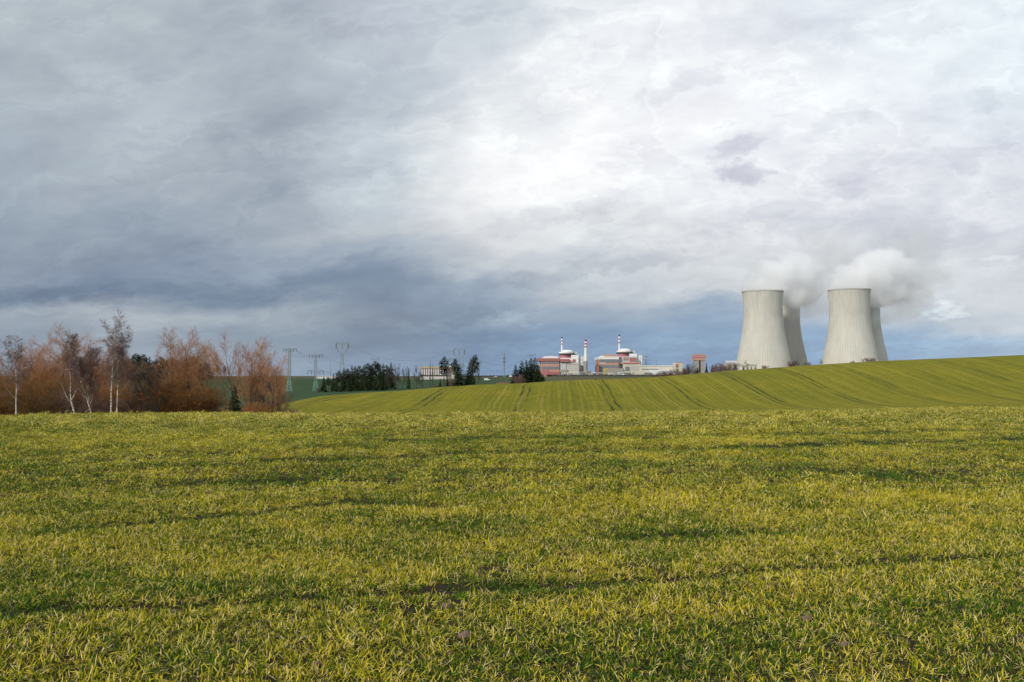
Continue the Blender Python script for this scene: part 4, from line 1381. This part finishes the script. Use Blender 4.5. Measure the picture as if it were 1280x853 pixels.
# distant woods on the skyline
LEAFD = surf('distant wood', (0.06, 0.06, 0.05), 0.9, (0.045, 0.05, 0.04), 0.02)
n = 9000
pxs = r.uniform(545, 850, n)
hgt = 3 + 12 * np.clip(vnoise(pxs, pxs * 0, 17.0, 5) * 1.8 - 0.75, 0, 1)
Yf = 3800 + r.uniform(-60, 60, n)
c0 = np.stack([(pxs - 640) / 1000 * Yf, Yf, -4 + hgt * r.random(n) ** 0.6], -1)
V = np.repeat(c0[:, None, :], 4, 1) + r.normal(0, 2.6, (n, 4, 3)) * np.array([1.5, 1, 0.9])
tag(link('distant_woods', mesh_np('distant_woods', V.reshape(-1, 3), np.arange(n * 4).reshape(-1, 4), LEAFD)), 'faint dark woods low on the far skyline', 'woods', kind='stuff')

# ------------------------------------------------------------------ pylons
STEEL = surf('galvanised steel', (0.24, 0.28, 0.29), 0.6, (0.18, 0.22, 0.22), 0.2)
MINT = surf('mint green paint', (0.22, 0.42, 0.37), 0.6, (0.17, 0.34, 0.30), 0.2)
STEELB = surf('dark steel', (0.10, 0.12, 0.13), 0.6, None, 0.2)


def lattice(mb, z0, z1, w0, w1, n, r, c=(0, 0)):
    prev = None
    for i in range(n + 1):
        t = i / n
        z, w = z0 + (z1 - z0) * t, (w0 + (w1 - w0) * t) / 2
        ring = [Vector((c[0] + sx * w, c[1] + sy * w, z)) for sx, sy in ((-1, -1), (1, -1), (1, 1), (-1, 1))]
        if prev:
            for k in range(4):
                k2 = (k + 1) % 4
                mb.bar(prev[k], ring[k], r)
                mb.bar(prev[k], ring[k2], r * 0.6)
                mb.bar(prev[k2], ring[k], r * 0.6)
                mb.bar(ring[k], ring[k2], r * 0.5)
        prev = ring


def pylon_T(px, top, base, Y, arms, label, rz=0.0, wb=7.0, split=0.27, wt=1.2):
    b, t = at(px, base, Y), at(px, top, Y)
    H = t.z - b.z
    root = thing('power_pylon', label, 'pylon', b, 'steel pylons of the power lines', rz)
    m1, m2, m3 = MB(), MB(), MB()
    lattice(m1, 0, H * split, wb * 0.62, wt * 1.5, 4, 0.12)
    lattice(m2, H * split + 0.05, H, wt * 1.5, wt, 9, 0.11)
    m1.build('base_frame', MINT, root); m2.build('mast', STEEL, root)
    for frac, half, lift in arms:
        z = H * frac
        m3 = MB()
        for s in (-1, 1):
            tip = Vector((s * half, 0, z + lift))
            for q in (-1, 1):
                m3.bar((s * 0.7, q * 0.8, z), tip, 0.13)
                m3.bar((s * 0.7, q * 0.8, z - 1.6), tip, 0.12)
                for u in (0.3, 0.6):
                    m3.bar(Vector((s * 0.7, q * 0.8, z)).lerp(tip, u), Vector((s * 0.7, q * 0.8, z - 1.6)).lerp(tip, u - 0.15), 0.08)
        arm = m3.build('cross_arm', STEEL, root)
        ins = MB()
        for s in (-1, 1):
            for u in (1.0, 0.55):
                p = Vector((s * half * u, 0, z + lift * u - 0.2))
                ins.lathe([(0.06, p.z - 2.4), (0.17, p.z - 2.2), (0.17, p.z - 0.3), (0.06, p.z)], p.x, p.y, 6)
        ins.build('insulator_string', STEELB, arm)
    return root


def pylon_U(px, top, waist, base, Y, label, halfw=7.3, rz=0.0):
    b = at(px, base, Y)
    k = Y / 1000.0
    H, Wz, hw = at(px, top, Y).z - b.z, at(px, waist, Y).z - b.z, halfw * k
    root = thing('power_pylon', label, 'pylon', b, 'steel pylons of the power lines', rz)
    m = MB(); lattice(m, 0, Wz, 7.5, 1.6, 8, 0.15); m.build('base_frame', STEEL, root)
    m = MB()
    prof = [(0.8, 0), (hw * 0.66, 0.16), (hw * 0.93, 0.36), (hw * 1.02, 0.62), (hw * 0.97, 1.0)]
    for s in (-1, 1):
        for q in (-0.7, 0.7):
            for (x0, t0), (x1, t1) in zip(prof, prof[1:]):
                m.bar((s * x0, q, Wz + (H - Wz) * t0), (s * x1, q, Wz + (H - Wz) * t1), 0.17)
                m.bar((s * (x0 - 1.0), q, Wz + (H - Wz) * t0), (s * (x1 - 1.0), q, Wz + (H - Wz) * t1), 0.11)
                m.bar((s * (x0 - 1.0), q, Wz + (H - Wz) * t0), (s * x1, q, Wz + (H - Wz) * t1), 0.12)
    m.build('hoop', STEEL, root)
    m = MB()
    for q in (-0.7, 0.7):
        for dz in (0, 1.5):
            m.bar((-hw * 1.1, q, H - dz), (hw * 1.1, q, H - dz), 0.15)
        for i in range(14):
            x0, x1 = -hw * 1.1 + hw * 2.2 * i / 14, -hw * 1.1 + hw * 2.2 * (i + 1) / 14
            m.bar((x0, q, H - (1.5 if i % 2 else 0)), (x1, q, H - (0 if i % 2 else 1.5)), 0.1)
    for s in (-1, 1):
        m.bar((s * hw * 0.93, 0, H), (s * hw * 0.93, 0, H + 1.8), 0.35)
    arm = m.build('cross_beam', STEEL, root)
    m = MB()
    for x in (-hw * 1.08, 0, hw * 1.08):
        m.lathe([(0.1, H - 7.2), (0.3, H - 6.9), (0.3, H - 1.9), (0.1, H - 1.5)], x, 0, 6)
    m.build('insulator_string', STEELB, arm)
    return root


p1 = pylon_T(361.5, 435.5, 490.2, 540, [(0.985, 4.4, 0.3)], 'nearest green-footed pylon, beside the rightmost bare trees', 0.0, 6.0)
p2 = pylon_T(394.3, 443.0, 489.4, 552, [(0.985, 4.3, 0.3), (0.56, 5.2, 0.0)], 'green-footed pylon with two cross arms, left of the dark stand', 0.15, 5.5)
p3 = pylon_U(427.4, 428.6, 442.5, 476, 980, 'hoop-shaped pylon rising behind the left part of the dark stand')
p4 = pylon_T(468.5, 447.2, 475, 1000, [(0.97, 5.2, 0.2), (0.7, 4.0, 0)], 'small pylon whose top shows above the middle of the dark stand', 0.2, 6)
p5 = pylon_U(573.8, 436.2, 448.0, 475, 980, 'hoop-shaped pylon rising behind the middle group of trees', 6.3)
p6 = pylon_T(560.2, 448.0, 475, 1000, [(0.98, 4.6, 0.2)], 'small single-arm pylon left of the middle hoop pylon', 0.3, 6)
p7 = pylon_T(630.3, 440.8, 472.4, 1100, [(0.8, 1.8, 0), (0.66, 1.6, 0)], 'thin tapering mast standing alone between the middle trees and the spruce clump', 0.4, 4.0, 0.3, 0.7)
p8 = pylon_T(664.5, 443.0, 472.0, 1150, [(0.98, 6.0, 0.2)], 'pylon top showing just above the spruce clump', 0.1, 6)
p9 = pylon_T(808.0, 444.6, 471, 1560, [(0.97, 5, 0), (0.8, 7.0, 0), (0.62, 6.5, 0)], 'pylon with three arms right of the right reactor building', 0.1, 8)
for px, top, base, Y, lab in ((413.3, 451, 472, 1050, 'thin dark pole between the two-armed pylon and the hoop pylon'),
                              (738.6, 460.5, 474.6, 620, 'slim dark pole at the ridge before the thick chimney'),
                              (820.5, 449.5, 470, 1540, 'thin pole right of the three-armed pylon')):
    b = at(px, base, Y)
    root = thing('pole', lab, 'pole', b, 'thin poles in the distance')
    hgt_ = at(px, top, Y).z - b.z
    k = Y / 1000
    MB().bar((0, 0, -0.5), (0, 0, hgt_), 0.22 * k, 0.12 * k, 8).build('shaft', STEELB, root)
    MB().bar((-0.9 * k, 0, hgt_ - 0.8), (0.9 * k, 0, hgt_ - 0.8), 0.09 * k).build('cross_piece', STEELB, root)

WIRE = surf('cable', (0.09, 0.10, 0.11), 0.5, None, 0.2)


def cable(a, b, sag, rad, label):
    pts = []
    for i in range(25):
        t = i / 24
        p = Vector(a).lerp(Vector(b), t)
        p.z -= sag * 4 * t * (1 - t)
        pts.append(p)
    mb = MB()
    for p, q in zip(pts, pts[1:]):
        mb.bar(p, q, rad, sides=3)
    o = mb.build('power_cable', WIRE, None, pts[0])
    o.location = pts[0]
    tag(o, label, 'cable', 'sagging power cables')


def arm_pt(px, row, Y):
    return at(px, row, Y)


cable(arm_pt(369.4, 436.5, 540), arm_pt(401.8, 443.6, 552), 3.2, 0.05, 'upper cable between the nearest pylon and the two-armed pylon')
cable(arm_pt(354, 436.5, 540), arm_pt(386.6, 443.6, 552), 3.2, 0.05, 'left cable between the nearest pylon and the two-armed pylon')
cable(arm_pt(401.8, 443.6, 552), arm_pt(474, 448, 1000), 9, 0.07, 'top cable from the two-armed pylon to the pylon above the dark stand')
cable(arm_pt(403.0, 464.2, 552), arm_pt(472, 455.5, 1000), 7, 0.07, 'lower cable from the two-armed pylon towards the dark stand')
cable(arm_pt(369.4, 436.5, 540), arm_pt(404, 464.0, 552), 1.0, 0.05, 'steep cable from the nearest pylon to the lower arm of the two-armed pylon')
cable(arm_pt(435, 431, 980), arm_pt(567, 438, 980), 16, 0.09, 'long cable between the two hoop pylons')
cable(arm_pt(580, 438, 980), arm_pt(664, 443.4, 1150), 17, 0.09, 'long upper cable right of the middle hoop pylon')
cable(arm_pt(580.5, 443, 980), arm_pt(670, 446, 1150), 22, 0.09, 'middle cable right of the middle hoop pylon')
cable(arm_pt(564.5, 448.4, 1000), arm_pt(659, 444.4, 1150), 20, 0.09, 'cable from the single-arm pylon passing the thin mast')
cable(arm_pt(581, 447, 980), arm_pt(676, 449, 1150), 30, 0.09, 'lowest cable passing the thin mast')

# white van and heap near the ridge
van = thing('parked_van', 'small white van on the far green field left of the thin mast', 'van', (at(609, 478, 610).x, 610, ground(at(609, 478, 610).x, 610)), None, 0.25)
VW = surf('white van paint', (0.75, 0.76, 0.76), 0.35, None, 1.0, 0.15, spec=0.5)
GL = surf('van glass', (0.03, 0.035, 0.04), 0.15, None, 1.0, 0.2, spec=0.5)
RUB = surf('tyre rubber', (0.02, 0.02, 0.02), 0.9)
mb = MB(); mb.prism([(-2.2, 0.35), (2.0, 0.35), (2.15, 0.9), (1.5, 1.1), (1.0, 1.85), (-2.1, 1.9)], -0.9, 0.9); mb.build('body', VW, van)
MB().prism([(1.02, 1.75), (1.5, 1.15), (0.5, 1.15), (0.5, 1.75)], -0.93, 0.93).build('window', GL, van)
for x in (-1.35, 1.3):
    for y in (-0.82, 0.82):
        MB().bar((x, y - 0.12, 0.33), (x, y + 0.12, 0.33), 0.33, sides=16).build('wheel', RUB, van)

hp = thing('straw_heap', 'low tan heap at the ridge between the middle trees and the spruce clump', 'heap', (at(629, 480, 292).x, 292, ground(at(629, 480, 292).x, 292)))
n = 2600
t = r.random(n)
ang = r.uniform(0, 6.283, n)
rad_ = r.random(n) ** 0.5
P0 = np.stack([rad_ * np.cos(ang) * 2.6, rad_ * np.sin(ang) * 1.2, (1 - rad_ ** 2) * 0.55 * r.random(n) + 0.02], -1)
P1 = P0 + r.normal(0, 0.16, (n, 3))
link('straw', mesh_np('straw', *tubes(np.concatenate([P0, P1, np.full((n, 2), 0.025)], 1), 3), surf('straw', (0.45, 0.30, 0.14), 0.9)), hp)

# ------------------------------------------------------------------ sky
SUN_EL, SUN_AZ = math.radians(27), math.radians(226)   # azimuth clockwise from +Y: behind the camera, to the left
w = bpy.data.worlds.new('World')
scene.world = w
w.use_nodes = True
nt = w.node_tree
for nd in list(nt.nodes):
    nt.nodes.remove(nd)
b = NB(nt)
tc = b.n('ShaderNodeTexCoord').outputs['Generated']
s = b.n('ShaderNodeSeparateXYZ', {0: tc}).outputs
yy = b.m('MAXIMUM', s[1], 0.06)
u, v = b.m('DIVIDE', s[0], yy), b.m('DIVIDE', b.m('MAXIMUM', s[2], 0.0), yy)
flat = b.n('ShaderNodeCombineXYZ', {0: u, 1: b.m('MULTIPLY', b.m('POWER', b.m('ADD', v, 0.02), 0.75), 1.45), 2: 0.0}).outputs[0]


def rs(ang, sx, sy, off=0.0):
    a = b.n('ShaderNodeMapping', {'Vector': flat, 'Rotation': (0, 0, -math.radians(ang)), 'Location': (off, off * 0.7, off)}).outputs[0]
    return b.n('ShaderNodeMapping', {'Vector': a, 'Scale': (sx, sy, 1)}).outputs[0]


def warp(vec, scale, amt, detail=4):
    c = b.n('ShaderNodeTexNoise', {'Vector': vec, 'Scale': scale, 'Detail': detail, 'Roughness': 0.6}).outputs['Color']
    o = b.n('ShaderNodeVectorMath', {0: c, 1: (0.5, 0.5, 0.5)}, operation='SUBTRACT').outputs[0]
    o = b.n('ShaderNodeVectorMath', {0: o, 'Scale': amt}, operation='SCALE').outputs[0]
    return b.n('ShaderNodeVectorMath', {0: vec, 1: o}, operation='ADD').outputs[0]


n_big = b.noise(warp(rs(4, 0.8, 1.35), 3.0, 0.22), 2.4, 5, 0.5)
n_mid = b.noise(warp(rs(9, 0.9, 1.25, 3.1), 5.0, 0.12), 7.0, 9, 0.56)
n_fin = b.noise(warp(rs(10, 0.9, 1.25, 7.7), 12.0, 0.05), 16.0, 9, 0.62)
n_str = b.noise(warp(rs(14, 0.6, 1.6, 5.3), 7.0, 0.10, 6), 5.0, 7, 0.55)
cA = b.rng(n_str, 0.48, 0.66, smooth=True)            # torn streaks
cB = b.rng(n_mid, 0.50, 0.57, smooth=True)            # billows with firmer upper edges
rimB = b.m('MULTIPLY', b.m('MULTIPLY', cB, b.m('SUBTRACT', 1.0, cB)), 4.0)
nw = b.n('ShaderNodeTexNoise', {'Vector': rs(15, 1, 1.5), 'Scale': 4.0, 'Detail': 8, 'Roughness': 0.58, 'Distortion': 0.1}).outputs['Color']
su = b.n('ShaderNodeSeparateColor', {0: nw}).outputs
uw = b.m('ADD', u, b.m('MULTIPLY', b.m('SUBTRACT', su[0], 0.5), 0.26))
vw = b.m('ADD', v, b.m('MULTIPLY', b.m('MULTIPLY', b.m('SUBTRACT', su[1], 0.5), 0.20), b.rng(v, 0.0, 0.18, 0.22, 1.0)))
nf = b.n('ShaderNodeTexNoise', {'Vector': rs(15, 1, 1.2, 2.0), 'Scale': 26.0, 'Detail': 6, 'Roughness': 0.6}).outputs['Color']
sf = b.n('ShaderNodeSeparateColor', {0: nf}).outputs
uf = b.m('ADD', u, b.m('MULTIPLY', b.m('SUBTRACT', sf[0], 0.5), 0.11))
vf = b.m('ADD', v, b.m('MULTIPLY', b.m('SUBTRACT', sf[1], 0.5), 0.06))


def blob(px, row, sx, sy, ang):
    du, dv = b.m('SUBTRACT', uf, (px - 640) / 1000), b.m('SUBTRACT', vf, (470 - row) / 1000)
    ca, sa = math.cos(math.radians(ang)), math.sin(math.radians(ang))
    p = b.m('ADD', b.m('MULTIPLY', du, ca / sx), b.m('MULTIPLY', dv, sa / sx))
    q = b.m('ADD', b.m('MULTIPLY', du, -sa / sy), b.m('MULTIPLY', dv, ca / sy))
    d = b.m('ADD', b.m('MULTIPLY', p, p), b.m('MULTIPLY', q, q))
    return b.rng(d, 0.1, 1.5, 1.0, 0.0, smooth=True)


PX = [0, 160, 320, 480, 600, 720, 880, 1080, 1280]
SKY = [  # row, colours across
    (0,   '#b4bec5 #b3bdc4 #b0bac3 #c6ced7 #cbd3da #eaeef2 #f0f3f7 #e9eff4 #e2eaf0'),
    (75,  '#a9b3bc #aeb8c1 #afb8c1 #bac3cc #d8dde3 #f5f7f9 #f6f8fa #eef3f7 #e3ebf1'),
    (145, '#a4aeb9 #b5bec7 #a9b3bd #bbc4cd #e6eaed #fafbfc #f8f9fb #eff3f7 #e9eff4'),
    (210, '#a3aeb9 #abb5bf #a5afba #c2cbd3 #f2f3f5 #f8f9fa #eef0f3 #f0f2f5 #edf1f5'),
    (275, '#98a4b2 #97a3b1 #a2acb8 #bec4cb #dcdde0 #dcdfe2 #dfe1e4 #e4e6ea #e7eaee'),
    (325, '#8a97aa #8795a8 #8f9cae #a3aebb #c0c5cc #bec4cc #cdd0d5 #d8dbe0 #dadde2'),
    (362, '#6f7f96 #76869d #76869c #7f8ea3 #93a1b3 #b7bdc6 #c6c9cf #cdd1d8 #d0d4da'),
    (392, '#97a2b0 #a8b1bb #9da8b4 #8492a4 #8091a7 #a0aebf #98a9bd #b9c3cf #c3cbd5'),
    (425, '#8593a6 #8f9bab #8796a8 #7989a0 #768ca8 #7b94b3 #86a0be #8eaac8 #9eb4cc'),
    (468, '#8a9ab0 #91a0b3 #8f9fb3 #879bb4 #849fbe #85a2c3 #88a5c7 #90abca #9cb3cc'),
]


def lin(h):
    c = [int(h[i:i + 2], 16) / 255 for i in (1, 3, 5)]
    return [x / 12.92 if x <= 0.04045 else ((x + 0.055) / 1.055) ** 2.4 for x in c]


upos = b.rng(uw, -0.64, 0.64)
cur = None
prev_v = None
for row, cs in reversed(SKY):
    ramp = b.n('ShaderNodeValToRGB', {0: upos})
    cr = ramp.color_ramp
    cr.interpolation = 'EASE'
    cs = cs.split()
    while len(cr.elements) < len(cs):
        cr.elements.new(0.5)
    for i, (p, h) in enumerate(zip(PX, cs)):
        cr.elements[i].position = p / 1280
    for i, (p, h) in enumerate(zip(PX, cs)):
        cr.elements[i].color = (*lin(h), 1)
    vr = (470 - row) / 1000
    if cur is None:
        cur = ramp.outputs[0]
    else:
        cur = b.mix(b.rng(vw, prev_v, vr, smooth=True), cur, ramp.outputs[0])
    prev_v = vr
# cloud texture: brighter and darker billows
lift = b.rng(u, -0.1, 0.25)                            # thin bright cloud to the right, heavy cloud to the left
low = b.rng(v, 0.04, 0.16)
tex = b.m('ADD', b.m('MULTIPLY', b.m('SUBTRACT', n_big, 0.5), 0.66), b.m('MULTIPLY', b.m('SUBTRACT', n_fin, 0.5), 0.42))
tex = b.m('ADD', tex, b.m('MULTIPLY', b.m('SUBTRACT', n_mid, 0.5), 0.50))
tex = b.m('SUBTRACT', tex, b.m('MULTIPLY', cA, b.m('ADD', 0.06, b.m('MULTIPLY', low, 0.05))))
tex = b.m('SUBTRACT', tex, b.m('MULTIPLY', cB, 0.07))
tex = b.m('ADD', tex, b.m('MULTIPLY', rimB, 0.06))
for px, row, sx, sy, ang, k in ((922, 180, .042, .014, 26, -.17), (936, 212, .030, .018, 8, -.24), (1050, 148, .050, .015, 25, -.12), (1240, 118, .035, .014, 15, -.10), (860, 98, .09, .012, 22, -.09),
                                (1185, 390, .024, .006, 10, .24), (1262, 322, .024, .006, 12, .15), (640, 402, .03, .008, 0, .22), (820, 350, .13, .015, 4, .10), (700, 268, .12, .012, 14, -.10),
                                (760, 335, .12, .012, 8, -.12), (960, 265, .16, .012, 18, -.08), (1060, 300, .10, .035, 10, -.10), (1155, 300, .05, .035, 60, -.13), (150, 366, .22, .010, 1, -.10), (420, 368, .20, .010, -2, -.03), (60, 385, .10, .006, 4, .08), (760, 434, .22, .005, 1, .09), (1190, 428, .12, .006, 2, .10), (560, 412, .12, .006, -1, .09), (1010, 446, .16, .004, 1, .08), (450, 235, .06, .02, 25, .10), (250, 195, .08, .025, 15, .07),
                                (120, 92, .07, .02, -20, .10), (690, 395, .30, .012, 3, -.05)):
    tex = b.m('ADD', tex, b.m('MULTIPLY', blob(px, row, sx, sy, ang), k))
lum = b.m('ADD', b.m('ADD', 1.075, b.m('MULTIPLY', lift, -0.005)), tex)
cur = b.n('ShaderNodeVectorMath', {0: cur, 1: b.n('ShaderNodeCombineXYZ', {0: lum, 1: lum, 2: b.m('ADD', 1.065, b.m('MULTIPLY', tex, 0.8))}).outputs[0]}, operation='MULTIPLY').outputs[0]
STR = 0.1
cur = b.n('ShaderNodeVectorMath', {0: cur, 'Scale': 1.0 / STR}, operation='SCALE').outputs[0]
sky = b.n('ShaderNodeTexSky', None, sky_type='NISHITA')
sky.sun_disc = False
sky.sun_elevation = SUN_EL
sky.sun_rotation = SUN_AZ
cur = b.mix(0.93, sky.outputs[0], cur)
bg = b.n('ShaderNodeBackground', {0: cur, 1: STR})
ow = b.n('ShaderNodeOutputWorld')
nt.links.new(bg.outputs[0], ow.inputs[0])

sd = bpy.data.lights.new('sun', 'SUN')
sd.energy = 3.0
sd.angle = math.radians(3)
sd.color = (1.0, 0.95, 0.86)
so = bpy.data.objects.new('sun', sd)
COL.objects.link(so)
dvec = Vector((math.sin(SUN_AZ) * math.cos(SUN_EL), math.cos(SUN_AZ) * math.cos(SUN_EL), math.sin(SUN_EL)))
so.rotation_euler = dvec.to_track_quat('Z', 'Y').to_euler()

# ------------------------------------------------------------------ camera and render
cam = bpy.data.cameras.new('camera')
cam.sensor_width = 36
cam.lens = 36 * F / 1280
cam.clip_start = 0.1
cam.clip_end = 30000
co = bpy.data.objects.new('camera', cam)
COL.objects.link(co)
co.location = (0, 0, EYE)
co.rotation_euler = (math.pi / 2 + TH, 0, 0)
scene.camera = co
scene.view_settings.view_transform = 'Standard'
scene.view_settings.look = 'None'
scene.view_settings.exposure = 0.0
scene.view_settings.gamma = 1.0
scene.render.engine = 'CYCLES'
cy = scene.cycles
cy.use_denoising = True
cy.denoising_prefilter = 'ACCURATE'
cy.sample_clamp_indirect = 4.0
cy.sample_clamp_direct = 12.0
cy.max_bounces = 16
cy.diffuse_bounces = 3
cy.glossy_bounces = 2
cy.transmission_bounces = 4
cy.volume_bounces = 16
cy.volume_step_rate = 0.6
cy.volume_max_steps = 128
cy.transparent_max_bounces = 8
